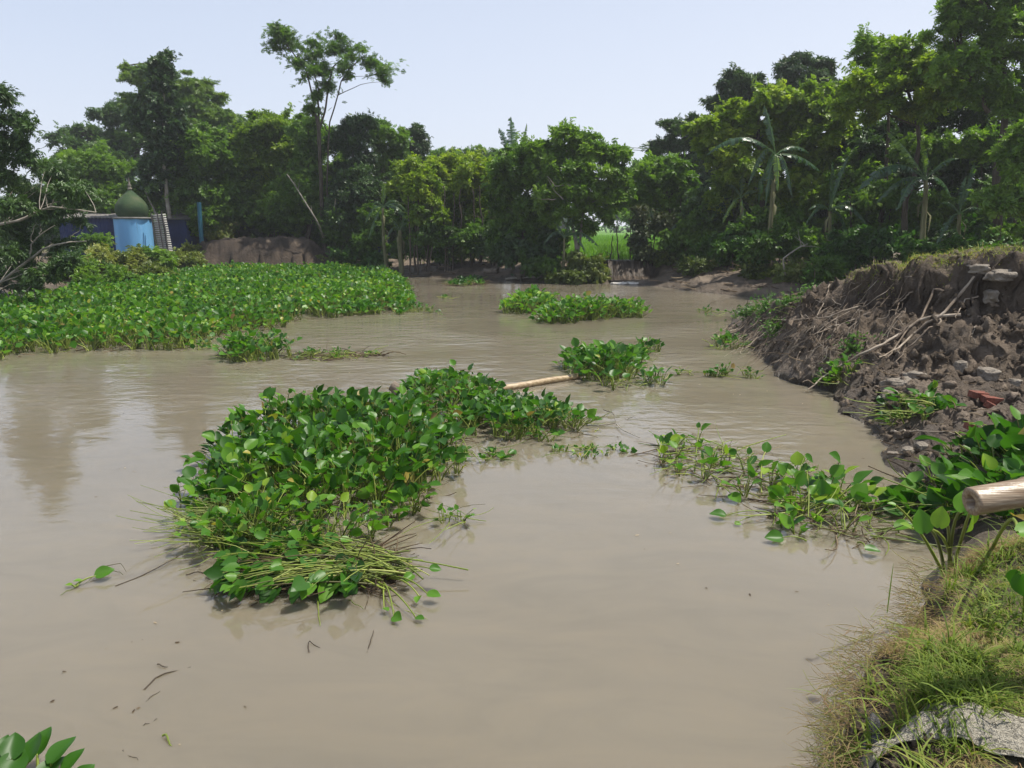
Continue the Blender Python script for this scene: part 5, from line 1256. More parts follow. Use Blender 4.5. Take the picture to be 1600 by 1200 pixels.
stalks('round glossy leaves on short stalks at the bottom left corner', [
    (W0(30, 1215), on_z(45, 1190, .1), .15, (-.2, .9, .5), .0), (W0(20, 1215), on_z(18, 1185, .12), .13, (-.3, .8, .6), -.05), (W0(60, 1215), on_z(58, 1178, .1), .13, (.1, .8, .7), .05),
    (W0(80, 1215), on_z(80, 1192, .1), .15, (.3, .9, .4), .05), (W0(100, 1220), on_z(100, 1205, .08), .12, (.4, .7, .5), .05), (W0(-10, 1215), on_z(-4, 1190, .1), .13, (-.1, .9, .6), -.05),
    (W0(110, 1235), on_z(118, 1222, .06), .1, (.5, .6, .4), .1), (W0(60, 1235), on_z(64, 1222, .06), .15, (.2, .9, .3), .0), (W0(10, 1230), on_z(8, 1216, .08), .16, (0, 1, .4), .0)], 3, r=.007, tone=-.22)
stalks('lone round leaf floating on a long thin stalk left of the sparse raft', [(W0(1215, 805), on_z(1133, 806, .03), .14, (-.9, .2, .15), -.05), (W0(1215, 806), on_z(1148, 818, .02), .06, (1, -.1, 0), .3)], 4)
big = [((1190, 770), (1196, 706, .18), .13, (.3, .5, .8)), ((1250, 790), (1300, 742, .3), .15, (.7, .1, .6)), ((1290, 790), (1312, 720, .42), .15, (-.6, -.2, .5)), ((1290, 800), (1340, 756, .26), .2, (.6, .2, .6)),
       ((1300, 815), (1336, 778, .18), .18, (.5, .2, .6)), ((1275, 805), (1290, 775, .2), .16, (-.2, .2, .8)), ((1320, 830), (1315, 790, .16), .16, (-.8, .1, .2)), ((1240, 790), (1222, 742, .16), .13, (-.2, .3, .9)),
       ((1260, 845), (1222, 840, .04), .15, (-.9, -.1, .1)), ((1340, 848), (1352, 858, .05), .12, (1, -.2, 0)), ((1370, 830), (1400, 826, .1), .16, (.8, 0, .3)), ((1085, 740), (1092, 668, .26), .07, (0, .4, .9)),
       ((1030, 715), (1034, 690, .12), .08, (-.1, .3, .9)), ((1120, 760), (1142, 772, .06), .15, (.2, -.5, -.1)), ((1240, 770), (1258, 712, .26), .12, (.7, 0, -.5))]
stalks('tall loose leaves standing out of the sparse raft by the right bank', [(W0(*b), on_z(*t), L, d, (.18 if i % 3 == 1 else -.02)) for i, (b, t, L, d) in enumerate(big)], 5)
tb = hit(1478, 905)
stalks('taro-like plant with bright upright leaves rooted at the grass edge', [
    (tb, at_y(1444, 832, 3.75), .125, (-.15, .3, 1.0), .1), (tb + [.02, 0, 0], at_y(1468, 824, 3.7), .11, (.1, .2, 1.0), .38), (tb, at_y(1400, 790, 4.3), .05, (-1, .3, .3), .3), (tb + [.03, .02, 0], at_y(1505, 800, 3.7), .12, (.2, .4, .9), .2),
    (tb + [.05, .03, 0], at_y(1520, 800, 3.6), .13, (.1, .2, -.9), .38), (tb + [.22, 0, .0], at_y(1590, 832, 3.1), .14, (.9, -.1, .0), .28), (tb + [.04, 0, 0], at_y(1425, 826, 3.9), .07, (-.8, .1, .4), .36)], 6, name='taro_plant', cat='leafy plant', r=.009)
stalks('dark broad leaves poking in at the right edge above the grass', [(hit(1600, 960), at_y(1590, 892, 2.9), .07, (-.2, .1, -.9), -.1), (hit(1620, 980), at_y(1594, 898, 2.7), .09, (.2, -.2, -1), -.05), (hit(1640, 990), at_y(1606, 930, 2.6), .1, (.3, 0, -.8), -.1)], 7, name='taro_plant', cat='leafy plant', r=.006)

# ------------------------------------------------------------------ floating and lying wood
pole_thing('floating_bamboo', 'pale cut bamboo pole floating between two rafts', 'bamboo pole', [on_z(760, 612, .02), on_z(830, 599, .05), on_z(905, 587, .05)], .055, .05, 'bamboo', 20, 0, n=18, amp=.008, sides=10)
pole_thing('tree_stump', 'weathered log end sticking up out of the tangled raft', 'log', [on_z(640, 632, -.05), on_z(622, 612, .06), on_z(612, 602, .16)], .11, .085, 'log', 21, 0, amp=.015, sides=12)
pole_thing('driftwood_log', 'grey log lying slantwise on the far mud under the leaning tree', 'log', [hit(806, 437, .1), hit(830, 430, .25), hit(854, 424, .35)], .2, .14, 'log', 22, 1, sides=10)
pole_thing('driftwood_log', 'short brown log half buried in mud left of the slanting log', 'log', [hit(756, 428, .08), hit(768, 427, .12), hit(778, 427, .1)], .15, .13, 'log', 23, 0, sides=10)
pole_thing('driftwood_plank', 'thin pale pole lying along the water edge below the slanting log', 'pole', [hit(790, 438, .06), hit(820, 438, .08), hit(848, 437, .1)], .06, .04, 'pale_bark', 24, 0)
for k, (pts, rr, lab, mt) in enumerate([
    ([(938, 664, .03), (962, 660, .04), (972, 672, .03), (1000, 684, .02)], .008, 'pale bent twig floating right of the tangled raft', 'pale_bark'),
    ([(943, 640, .1), (958, 645, .08), (962, 660, .02)], .006, 'thin dark twig sticking up right of the tangled raft', 'dark_wood'),
    ([(980, 655, .01), (990, 651, .02), (996, 655, .01)], .004, 'tiny looped twig on the grey glassy water', 'dark_wood'),
    ([(180, 916, .0), (240, 890, .01), (280, 868, .01)], .006, 'long grey twig floating at the left of the biggest heap', 'dark_wood'),
    ([(290, 898, .01), (310, 893, .01), (335, 900, .0)], .006, 'short dark twig off the lower left of the biggest heap', 'dark_wood'),
    ([(225, 1078, .0), (240, 1060, .005), (262, 1050, .005), (298, 1042, .0)], .006, 'dark forked twig half sunk in the open water at lower left', 'dark_wood'),
    ([(246, 1038, .01), (262, 1042, .01)], .005, 'short black stick beside the dark forked twig', 'dark_wood'),
    ([(228, 1096, .0), (250, 1080, .0)], .003, 'thin straight straw just below the dark forked twig', 'dark_wood'),
    ([(223, 1134, .0), (246, 1124, .0)], .003, 'thin brown straw in the open water near the bottom', 'dark_wood'),
    ([(192, 1172, .0), (216, 1188, .0)], .003, 'thin straw beside the bottom left leaves', 'dark_wood'),
    ([(573, 1020, .0), (584, 985, .01)], .005, 'upright-looking brown straw below the root knot', 'dark_wood'),
    ([(482, 1020, .0), (482, 1002, .01), (500, 1012, .0)], .005, 'little dark v of twig below the combed stems', 'dark_wood'),
    ([(495, 935, .02), (500, 978, .005)], .005, 'yellow stem pointing down from the combed lobe', 'petiole'),
    ([(545, 938, .02), (568, 952, .005)], .004, 'yellow stem lying on the water below the root knot', 'petiole'),
    ([(1400, 776, .02), (1130, 806, .01)], .004, 'long thin stalk lying across the water to the lone round leaf', 'petiole'),
    ([(254, 1150, .01), (260, 1148, .02), (268, 1166, .0)], .007, 'pale yellow scrap of stem floating near the bottom', 'petiole')]):
    pole_thing('floating_twig', lab, 'twig', [on_z(*p) for p in pts], rr, rr * .5, mt, 200 + k, 0, 'twigs drifting on the water', n=10, amp=.006, sides=5)

# ------------------------------------------------------------------ the cut bamboo by the camera
def cut_bamboo():
    a = at_y(1517, 784, 2.5); b = at_y(1640, 763, 2.535); d = unit(b - a)
    r = 23.5 * 2.5 / 1200
    L = 2.6; sides = 40
    rows = []
    ring = [(0, r * .45, 0), (0.0, r * .93, 0), (.004, r, 0)]
    t = .004
    xs = np.concatenate([np.linspace(.01, .19, 8), [.2, .21, .22, .235], np.linspace(.25, .72, 10), [.73, .74, .75, .765], np.linspace(.8, L, 20)])
    for x in xs:
        k = min(abs(x - .21), abs(x - .745))
        ring.append((x, r * (1 + .08 * math.exp(-(k / .012) ** 2) - .03 * math.exp(-((k - .03) / .012) ** 2)), 0))
    inner = [(.22, r * .38), (0.0, r * .45)]
    A = unit(np.cross(d, [0, 0, 1])); B = np.cross(A, d)
    th = np.linspace(0, 2 * math.pi, sides, endpoint=False)
    def rg(x, rr, rg_=None):
        w = 1 + .02 * np.sin(th * 3 + 1) + (.03 * np.sin(th * 5) if rr < r * .6 else 0)
        return a + d * x + (A[None] * np.cos(th)[:, None] + B[None] * np.sin(th)[:, None]) * (rr * w)[:, None]
    V = [rg(inner[0][0], inner[0][1])] + [rg(x, q) for x, q, _ in ring]
    n = len(V); V = np.concatenate(V)
    i = np.arange(n - 1)[:, None] * sides; k = np.arange(sides)[None]; k2 = (k + 1) % sides
    F = np.stack([i + k, i + k2, i + sides + k2, i + sides + k], -1).reshape(-1, 4)
    mb = MB(); mb.add(V, F)
    # bottom of the hollow (a node wall) and far end
    mb.add(np.concatenate([V[:sides], (a + d * .22)[None]]), [(x, (x + 1) % sides, sides) for x in range(sides)])
    mb.add(np.concatenate([V[-sides:], (a + d * L)[None]]), [((x + 1) % sides, x, sides) for x in range(sides)])
    m, nt, n_, l, p, out = new_mat('bamboo_rind')
    tc = n_.new('ShaderNodeTexCoord'); mp = n_.new('ShaderNodeMapping'); mp.inputs['Scale'].default_value = (.6, 14, 14)
    l.new(tc.outputs['Object'], mp.inputs['Vector'])
    ns = n_.new('ShaderNodeTexNoise'); ns.inputs['Scale'].default_value = 6; ns.inputs['Detail'].default_value = 6; l.new(mp.outputs[0], ns.inputs['Vector'])
    r_ = ramp(n_, [(.25, (.13, .08, .045)), (.45, (.22, .155, .095)), (.6, (.31, .24, .165)), (.85, (.42, .36, .27))]); l.new(ns.outputs['Fac'], r_.inputs['Fac'])
    l.new(r_.outputs[0], p.inputs['Base Color']); p.inputs['Roughness'].default_value = .33; p.inputs['Specular IOR Level'].default_value = .5
    b_ = n_.new('ShaderNodeBump'); b_.inputs['Distance'].default_value = .004; l.new(ns.outputs['Fac'], b_.inputs['Height']); l.new(b_.outputs[0], p.inputs['Normal'])
    o = mb.build('bamboo_pole', m, None, True, origin=a)
    tag(o, 'thick cut bamboo pole with dark hollow end poking in above the grass', 'bamboo pole')
cut_bamboo()

# ------------------------------------------------------------------ grass
def blades(mb, pos, L, rng, w=.0022, lean=.5, tone=.4, tsd=.2, bias=None, droop=.5, segs=5, mi=0):
    n = len(pos); az = rng.uniform(0, 2 * math.pi, n)
    out = np.stack([np.cos(az), np.sin(az), np.zeros(n)], 1)
    if bias is not None: out = unit(out * .8 + np.asarray(bias)) * [1, 1, 0]
    ln = np.abs(rng.normal(lean, .3, n)); Ls = L * rng.uniform(.35, 1.25, n)
    mid = pos + (out * np.sin(ln)[:, None] * .4 + np.array([0, 0, 1]) * np.cos(ln)[:, None] * .65) * Ls[:, None]
    tip = pos + (out * np.sin(ln + droop)[:, None] + np.array([0, 0, 1]) * np.cos(ln + droop)[:, None]) * Ls[:, None]
    P = bez(pos, mid, tip, segs)
    W = w * rng.uniform(.6, 1.5, n)[:, None] * np.array([1, 1.05, .85, .55, .08])[None] if segs == 5 else w * rng.uniform(.6, 1.5, n)[:, None] * np.linspace(1, .1, segs)[None]
    S_ = unit(np.cross(out, [0, 0, 1]) + rng.normal(0, .3, (n, 3)))
    v, f = ribbons(P, W, S_)
    mb.add(v, f, np.clip(np.repeat(tone + rng.normal(0, tsd, n), segs - 1), 0, 1), mi)

def grass_bank():
    rng = np.random.default_rng(31)
    P = np.array([on_z(a, b, .88)[:2] for a, b in [(1312, 1260), (1318, 1200), (1328, 1130), (1322, 1064), (1340, 1006), (1370, 974), (1412, 956), (1446, 936), (1438, 897), (1452, 872), (1478, 838), (1500, 812), (1640, 790), (1760, 900), (1800, 1260)]])
    n = 52000
    q = sample_poly(P, n, rng)
    z = height(q[:, 0], q[:, 1])
    d = poly_dist(q[:, 0], q[:, 1], P)
    f1 = fbm(q[:, 0] * 2.5, q[:, 1] * 2.5, 21., 3); f2 = fbm(q[:, 0] * 1.3, q[:, 1] * 1.3, 33., 3)
    bare = (fbm(q[:, 0] * 1.8 + 5, q[:, 1] * 1.8, 44., 3) > .3) & (rng.random(n) < .8)
    NET = np.array([on_z(a, b, .93)[:2] for a, b in [(1345, 1108), (1400, 1096), (1450, 1094), (1500, 1102), (1560, 1118), (1660, 1150), (1660, 1194), (1545, 1160), (1500, 1140), (1450, 1130), (1400, 1126), (1350, 1130)]])
    HOLE = np.array([on_z(a, b, .9)[:2] for a, b in [(1372, 1135), (1420, 1140), (1470, 1150), (1500, 1175), (1480, 1240), (1360, 1240)]])
    ok = (z > .45) & ~bare & ~(in_poly(q[:, 0], q[:, 1], NET) & (rng.random(n) < .9)) & ~(in_poly(q[:, 0], q[:, 1], HOLE) & (rng.random(n) < .93))
    ok = ok & ((dent(q[:, 0], q[:, 1]) < .07) | (rng.random(n) < .12))
    pos = np.column_stack([q, z - .005])
    mb = MB()
    dry = (f2 > .4) | ((d < .22) & (f1 > -.2)) | (rng.random(n) < .28)
    g = ok & ~dry
    blades(mb, pos[g & (f1 <= .35)], .062, rng, .0019, .8, .36, .18)
    blades(mb, pos[g & (f1 > .35)], .12, rng, .0026, .65, .28, .15)
    blades(mb, pos[ok & dry], .10, rng, .0013, 1.15, .86, .14, droop=.35)
    # tufts of broader, longer blades
    for k in range(46):
        c = sample_poly(P, 1, rng)[0]
        m = rng.integers(14, 46); p = c + rng.normal(0, .035, (m, 2)); pz = height(p[:, 0], p[:, 1])
        if pz.mean() < .5: continue
        blades(mb, np.column_stack([p, pz]), rng.uniform(.14, .26), rng, .0034, .5, rng.uniform(.15, .5), .1, droop=.7)
    tag(mb.build('grass', M['grass'], None), 'short green and straw-coloured grass on the near right bank', None, None, 'stuff')
    # brown root mat and long blades hanging over the broken edge
    rim = [on_z(a, b, .88) for a, b in [(1306, 1215), (1318, 1130), (1312, 1064), (1332, 1002), (1362, 968), (1408, 952), (1440, 934), (1432, 897), (1448, 868)]]
    rim = wiggle(rim, 400, .015, rng)
    mb = MB()
    for rep, (L, w, tn, m) in enumerate([(.065, .0012, .95, 1300), (.075, .0011, .9, 1400), (.16, .0016, .4, 260), (.34, .0022, .35, 60)]):
        k = rng.integers(0, 399, m)
        dens = smooth(-.3, .5, vnoise(k / 25.0, k * 0.0, rep))
        k = k[rng.random(m) < .25 + .75 * dens]; m = len(k)
        p = rim[k] + rng.normal(0, .035, (m, 3)) * [1, 1, .25]
        p[:, 2] = height(p[:, 0], p[:, 1]); p = p[(p[:, 2] > .42) & ((dent(p[:, 0], p[:, 1]) < .16) | (rng.random(m) < .45))]
        blades(mb, p, L, rng, w, .9 if rep != 1 else 1.5, tn, .14, bias=(-1.1, -.15, 0), droop=1.5 if rep != 0 else .9)
    low = rim[rng.integers(0, 399, 2600)] + rng.normal(0, .03, (2600, 3)); low[:, 2] = rng.uniform(.25, .85, 2600); low[:, 0] -= .0 + (0.9 - low[:, 2]) * .06
    litter(mb, low, .13, rng, None, .0011, .8)
    tag(mb.build('hanging_grass', M['grass'], None), 'dry root fibres and long blades hanging over the broken bank edge', None, None, 'stuff')
    for k, (bx, by, tx, ty, lab) in enumerate([(1386, 958, 1396, 880, 'single tall straight grass blade standing above the bank edge'), (1275, 1085, 1222, 1076, 'lowest drooping grass stalk reaching out over the water')]):
        b = on_z(bx, by, .86); t = at_y(tx, ty, b[1] + .05)
        mb = MB(); v, f = ribbons(bez(b[None], ((b + t) / 2 + [0, 0, .02])[None], t[None], 8), np.array([[.002, .003, .0035, .0035, .003, .0025, .0015, .0003]]), np.array([[1, .2, 0]]))
        mb.add(v, f, .3)
        tag(mb.build('grass_blade', M['grass'], None, origin=b), lab, 'grass blade')
grass_bank()

def bluff_grass():
    rng = np.random.default_rng(33)
    mb = MB()
    C = BLUFF
    n = 26000
    seg = rng.integers(4, len(C) - 2, n); t = rng.random(n)
    base = C[seg] * (1 - t[:, None]) + C[seg + 1] * t[:, None]
    e = C[seg + 1] - C[seg]; nrm = unit(np.column_stack([-e[:, 1], e[:, 0], np.zeros(n)]))
    off = rng.uniform(-.22, 2.6, n) ; p = base + nrm * off[:, None]
    keep = (fbm(p[:, 0] * 1.2, p[:, 1] * 1.2, 5., 3) > -.25) & ((p[:, 0] < 8.1) | (vnoise(p[:, 0] * 1.5, p[:, 1] * 1.5, 8.) > .25)) & (off > -.22 * rng.random(n))
    p = p[keep]; p[:, 2] = height(p[:, 0], p[:, 1]) - .01
    blades(mb, p, .085, rng, .005, .6, .55, .2, droop=.6, segs=3)
    q = p[rng.random(len(p)) < .04]; blades(mb, q, .2, rng, .006, .4, .4, .2, droop=.6, segs=3)
    tag(mb.build('bluff_grass', M['grass'], None), 'thin yellowish turf along the top of the mud bluff', None, None, 'stuff')
    # weeds on far shores
    mb = MB(); n = 16000
    x = rng.uniform(-20, 24, n); y = rng.uniform(26, 56, n)
    sd, H, Wd = shore_info(x, y)
    k = (sd > 2.2) & (sd < 16) & ~((x > 1.2) & (x < 9.5) & (y > 34)) & (vnoise(x * .6, y * .6, 3.) > -.3)
    p = np.column_stack([x[k], y[k], height(x[k], y[k])])
    blades(mb, p, .3, rng, .016, .6, .28, .16, droop=.5, segs=3)
    tag(mb.build('undergrowth_grass', M['grass'], None), 'rank weeds and grass between the trees of the far bank', None, None, 'stuff')
bluff_grass()

def rice():
    rng = np.random.default_rng(35)
    mb = MB(); n = 42000
    y = 38.5 + (rng.random(n) ** 1.6) * 70
    px = rng.uniform(840, 1110, n); x = (px - 800) / 1200 * y / 1.0
    k = (y > 39.5 + .8 * vnoise(x * .8, x * 0, 2.)) | (rng.random(n) < .12)
    p = np.column_stack([x[k], y[k], np.full(k.sum(), .9)])
    blades(mb, p, .62, rng, .022, .18, .5, .3, droop=.25, segs=3)
    tag(mb.build('rice_field', M['rice'], None), 'bright green young rice standing in flooded field beyond the gap', None, None, 'stuff')
    mb = MB(); C = []; R = []
    for k in range(120):
        X = rng.uniform(-40, 120); C.append((X, 175 + rng.normal(0, 5), 1 + rng.uniform(.5, 4.5))); R.append(rng.uniform(1.5, 3))
    leafmass(mb, np.array(C), np.array(R), 'round', 1.6, rng, 50, .8)
    tag(mb.build('far_treeline', M['far_tree'], None), 'distant dark line of woods across the rice field', None, None, 'stuff')
rice()

# ------------------------------------------------------------------ bluff: roots, stones, bricks
def root_tangle():
    rng = np.random.default_rng(41)
    mb = MB(); n = 400
    px = rng.uniform(1150, 1420, n); u = rng.random(n)
    for k in range(n):
        top = np.interp(px[k], [1150, 1240, 1300, 1420], [498, 478, 458, 425]); bot = np.interp(px[k], [1150, 1210, 1300, 1420], [515, 575, 590, 560])
        y0 = top + (bot - top) * u[k] * .8
        if px[k] > 1330 and rng.random() < .6: continue
        L = rng.uniform(14, 60); m = 6
        sl = rng.normal(.75, .3)
        xs = px[k] - np.linspace(0, L, m); ys = y0 + np.linspace(0, L * sl, m) + rng.normal(0, 2, m)
        a = hit(xs[0], ys[0]); b = hit(xs[-1], min(ys[-1], bot + 4))
        t = np.linspace(0, 1, m)[:, None]; P = a * (1 - t) + b * t + rng.normal(0, .05, (m, 3))
        P[:, 2] = np.maximum(np.maximum(height(P[:, 0], P[:, 1]), 0) + rng.uniform(.005, .05), P[:, 2])
        r = rng.uniform(.002, .008)
        v, f = tubes(wiggle(P, 9, .012, rng), np.linspace(r, r * .4, 9), 4); mb.add(v, f, float(rng.uniform(.15, .75)))
    tag(mb.build('root_tangle', M['root'], None, True), 'tangle of fine brown roots hanging over the left half of the bluff', None, None, 'stuff')
root_tangle()
ROOTS = [([(1474, 461), (1456, 470), (1447, 490), (1437, 505), (1422, 522), (1400, 545), (1386, 566)], .022, 'pale crooked root hanging from under the turf edge'),
         ([(1522, 440), (1506, 464), (1490, 480), (1470, 500), (1450, 514), (1424, 532), (1398, 556), (1372, 570)], .028, 'longest pale root running from the grey slab down the face'),
         ([(1500, 497), (1470, 500), (1440, 506), (1410, 524), (1360, 552), (1300, 586), (1262, 614)], .026, 'thick brown root slanting down to the stranded clump'),
         ([(1468, 505), (1450, 525), (1430, 541), (1412, 556), (1398, 574)], .016, 'thin pale root below the longest root'),
         ([(1528, 468), (1508, 482), (1498, 494), (1492, 505)], .014, 'short forked root under the grey slab'),
         ([(1425, 468), (1405, 480), (1398, 500)], .012, 'short curled root under the turf edge'),
         ([(1296, 452), (1288, 478), (1276, 505), (1270, 522)], .014, 'thin root dropping from the left shoulder of the bluff'),
         ([(1360, 500), (1320, 512), (1270, 530), (1230, 552)], .014, 'brown root lying along the foot of the tangle'),
         ([(1418, 520), (1392, 540), (1340, 566), (1310, 590)], .018, 'dark root parallel to the thick slanting one'),
         ([(1340, 486), (1300, 500), (1240, 506), (1180, 500)], .016, 'reddish root running level toward the spur tip'),
         ([(1250, 552), (1244, 575), (1250, 596)], .012, 'thin pale root standing at the water edge of the spur'),
         ([(1400, 553), (1412, 562), (1426, 572)], .01, 'short cross root at the base of the longest root'),
         ([(1392, 680), (1440, 685), (1490, 690)], .016, 'brown stick lying on the wet mud by the water'),
         ([(1525, 515), (1518, 530), (1524, 545)], .009, 'thin hooked rootlet on the bare clay face')]
for k, (pts, r, lab) in enumerate(ROOTS):
    q = [hit(a, b, .05) for a, b in pts]
    pole_thing('tree_root', lab, 'root', q, r, r * .45, 'root', 300 + k, 2 if k < 3 else 0, 'exposed tree roots on the bluff', n=20, amp=.02, sides=7, tw_len=.35)

def rock(name, label, cat, p, s, mat, seed, group, sub=3, rot=0.0, boxy=0.0):
    iv, if_ = icosphere(sub)
    v = iv.copy()
    if boxy: v = np.sign(v) * np.abs(v) ** (1 - boxy); 
    n1 = fbm(iv[:, 0] * 1.6 + seed, iv[:, 1] * 1.6, iv[:, 2] * 1.6, 3)
    v = v * (1 + .28 * n1)[:, None] * np.array(s)
    c, q = math.cos(rot), math.sin(rot)
    v = v @ np.array([[c, q, 0], [-q, c, 0], [0, 0, 1]])
    mb = MB(); mb.add(v + p, if_)
    return tag(mb.build(name, M[mat], None, False, origin=p), label, cat, group)
STONES = [(1400, 605, (.2, .13, .1), 'pale half-buried concrete lump above the clump with combed stems'), (1392, 625, (.15, .12, .12), 'large grey boulder beside the combed clump'), (1430, 588, (.15, .1, .06), 'flat clay slab at the bottom of the longest root'),
          (1500, 578, (.09, .08, .1), 'pointed grey stone in the middle of the rubble'), (1545, 588, (.15, .12, .1), 'dark rounded stone right of the pointed one'), (1528, 432, (.16, .1, .07), 'pale stone set in the broken road edge'),
          (1566, 438, (.3, .14, .09), 'long concrete slab jutting from the road edge'), (1548, 470, (.12, .1, .1), 'grey stone hanging under the road edge'), (1585, 600, (.08, .06, .05), 'small square stone near the right edge'),
          (1455, 628, (.12, .09, .06), 'flat pale clod left of the bricks'), (1440, 700, (.07, .06, .05), 'pale stone on the wet mud near the water'), (1395, 712, (.06, .05, .04), 'small clod on the wet mud spit'), (1418, 706, (.08, .06, .04), 'flat clod in the middle of the wet mud spit')]
for k, (x, y, s, lab) in enumerate(STONES):
    rock('stone', lab, 'stone', hit(x, y, s[2] * .1), s, 'stone', k * 3.3, 'stones and clods in the bluff rubble', rot=k * 1.1, boxy=.35)
BR = [(1530, 622, .3, .1, 'upper red brick lying flat in the rubble'), (1548, 629, .12, .15, 'lower red brick lying across the first one'), (1545, 642, 1.0, .5, 'red brick tipped on its edge below the others'), (1515, 676, 1.3, .3, 'broken red brick among the stranded leaves')]
for k, (x, y, rz, tl, lab) in enumerate(BR):
    p = hit(x, y, .05); mb = MB()
    L, W_, H_ = (.125, .06, .038) if k < 3 else (.07, .05, .035)
    g = np.array([(sx, sy, sz) for sx in (-1, 1) for sy in (-1, 1) for sz in (-1, 1)], float)
    import itertools
    bm_v = []; bv = .93
    for sx, sy, sz in itertools.product((-1, 1), repeat=3):
        bm_v += [(sx * L * bv, sy * W_, sz * H_), (sx * L, sy * W_ * bv, sz * H_), (sx * L, sy * W_, sz * H_ * bv)]
    import bmesh
    bm = bmesh.new()
    for q in bm_v: bm.verts.new(np.array(q) * (1 + .03 * math.sin(q[0] * 90 + k)))
    bmesh.ops.convex_hull(bm, input=bm.verts)
    me = bpy.data.meshes.new('brick'); bm.to_mesh(me); bm.free(); me.materials.append(M['brick'])
    o = bpy.data.objects.new('brick', me); COL.objects.link(o); o.location = p + [0, 0, -.03 + .012 * k]; o.rotation_euler = (tl, .1, rz)
    tag(o, lab, 'brick', 'red bricks in the rubble')

def flap(name, label, cat, pts, mat, thick=.008, seed=0, nx=24, ny=14, amp=.02):
    """a creased sheet spanned by four corner points"""
    a, b, c, d = [np.asarray(p, float) for p in pts]
    U, Vv = np.meshgrid(np.linspace(0, 1, nx), np.linspace(0, 1, ny))
    P = a * ((1 - U) * (1 - Vv))[..., None] + b * (U * (1 - Vv))[..., None] + c * (U * Vv)[..., None] + d * ((1 - U) * Vv)[..., None]
    P = P + amp * np.stack([fbm(U * 3 + seed, Vv * 3, 1., 3), fbm(U * 3 + seed, Vv * 3, 2., 3), fbm(U * 4 + seed, Vv * 4, 3., 3)], -1)
    mb = MB(); i = np.arange(ny - 1)[:, None] * nx; j = np.arange(nx - 1)[None]
    F = np.stack([i + j, i + j + 1, i + nx + j + 1, i + nx + j], -1).reshape(-1, 4)
    mb.add(P.reshape(-1, 3), F)
    o = mb.build(name, M[mat] if isinstance(mat, str) else mat, None, True, origin=a)
    s = o.modifiers.new('s', 'SOLIDIFY'); s.thickness = thick
    return tag(o, label, cat)
flap('plastic_sheet', 'dull white plastic scrap hanging under the broken road edge', 'plastic scrap', [hit(1528, 448, .12), hit(1558, 446, .12), hit(1555, 456, .1), hit(1536, 453, .1)], 'stone', seed=2)
m_ds, nt, n, l, p, out = new_mat('wet_grey_plastic'); p.inputs['Alpha'].default_value = .6; p.inputs['Base Color'].default_value = (.10, .10, .10, 1); p.inputs['Roughness'].default_value = .5
flap('plastic_sheet', 'dark wet plastic strip draped down the bank edge at the bottom', 'plastic strip', [hit(1352, 1132, .02), hit(1380, 1130, .02), hit(1368, 1225, .02), hit(1336, 1225, .02)], m_ds, seed=5, amp=.012)

def rubble():
    rng = np.random.default_rng(71); iv, if_ = icosphere(1); mb = MB()
    n = 5200; x = rng.uniform(3.2, 11, n); y = rng.uniform(6, 18, n); sd, H, Wd = shore_info(x, y)
    d, Z, side, par = crest_dist(x, y, BLUFF)
    k = (sd > .02) & (side < 0) & (d > .25) & ((x < y * .72)) & (vnoise(x * 1.2, y * 1.2, 3.) > -.5)
    x, y = x[k], y[k]; z = height(x, y)
    for a, b, c in zip(x, y, z):
        s_ = .012 + .05 * rng.random() ** 3
        v = iv * (1 + .3 * rng.normal(0, 1, (len(iv), 1))) * s_ * rng.uniform(.6, 1.3, 3) + [a, b, c + s_ * .2]
        mb.add(v, if_, float(rng.uniform(.25, .75)))
    for c, w, dp in DENTS + [(on_z(1420, 1180, .88), .16, 0), (on_z(1380, 1190, .88), .12, 0)]:
        q = c[:2] + rng.normal(0, w * .6, (90, 2)); qz = height(q[:, 0], q[:, 1])
        for (a, b), cz in zip(q, qz):
            if cz < .3: continue
            s_ = .003 + .014 * rng.random() ** 3
            mb.add(iv * (1 + .3 * rng.normal(0, 1, (len(iv), 1))) * s_ + [a, b, cz + s_ * .2], if_, float(rng.uniform(.1, .6)))
    m = rough_mat('clay_clods', [(.2, (.05, .036, .025)), (.55, (.11, .085, .06)), (.85, (.24, .19, .145))], scale=8, bscale=60, bump=.6, use_attr=True)
    tag(mb.build('rubble', m, None), 'crumbled clods of clay strewn down the bluff and mud', None, None, 'stuff')
rubble()

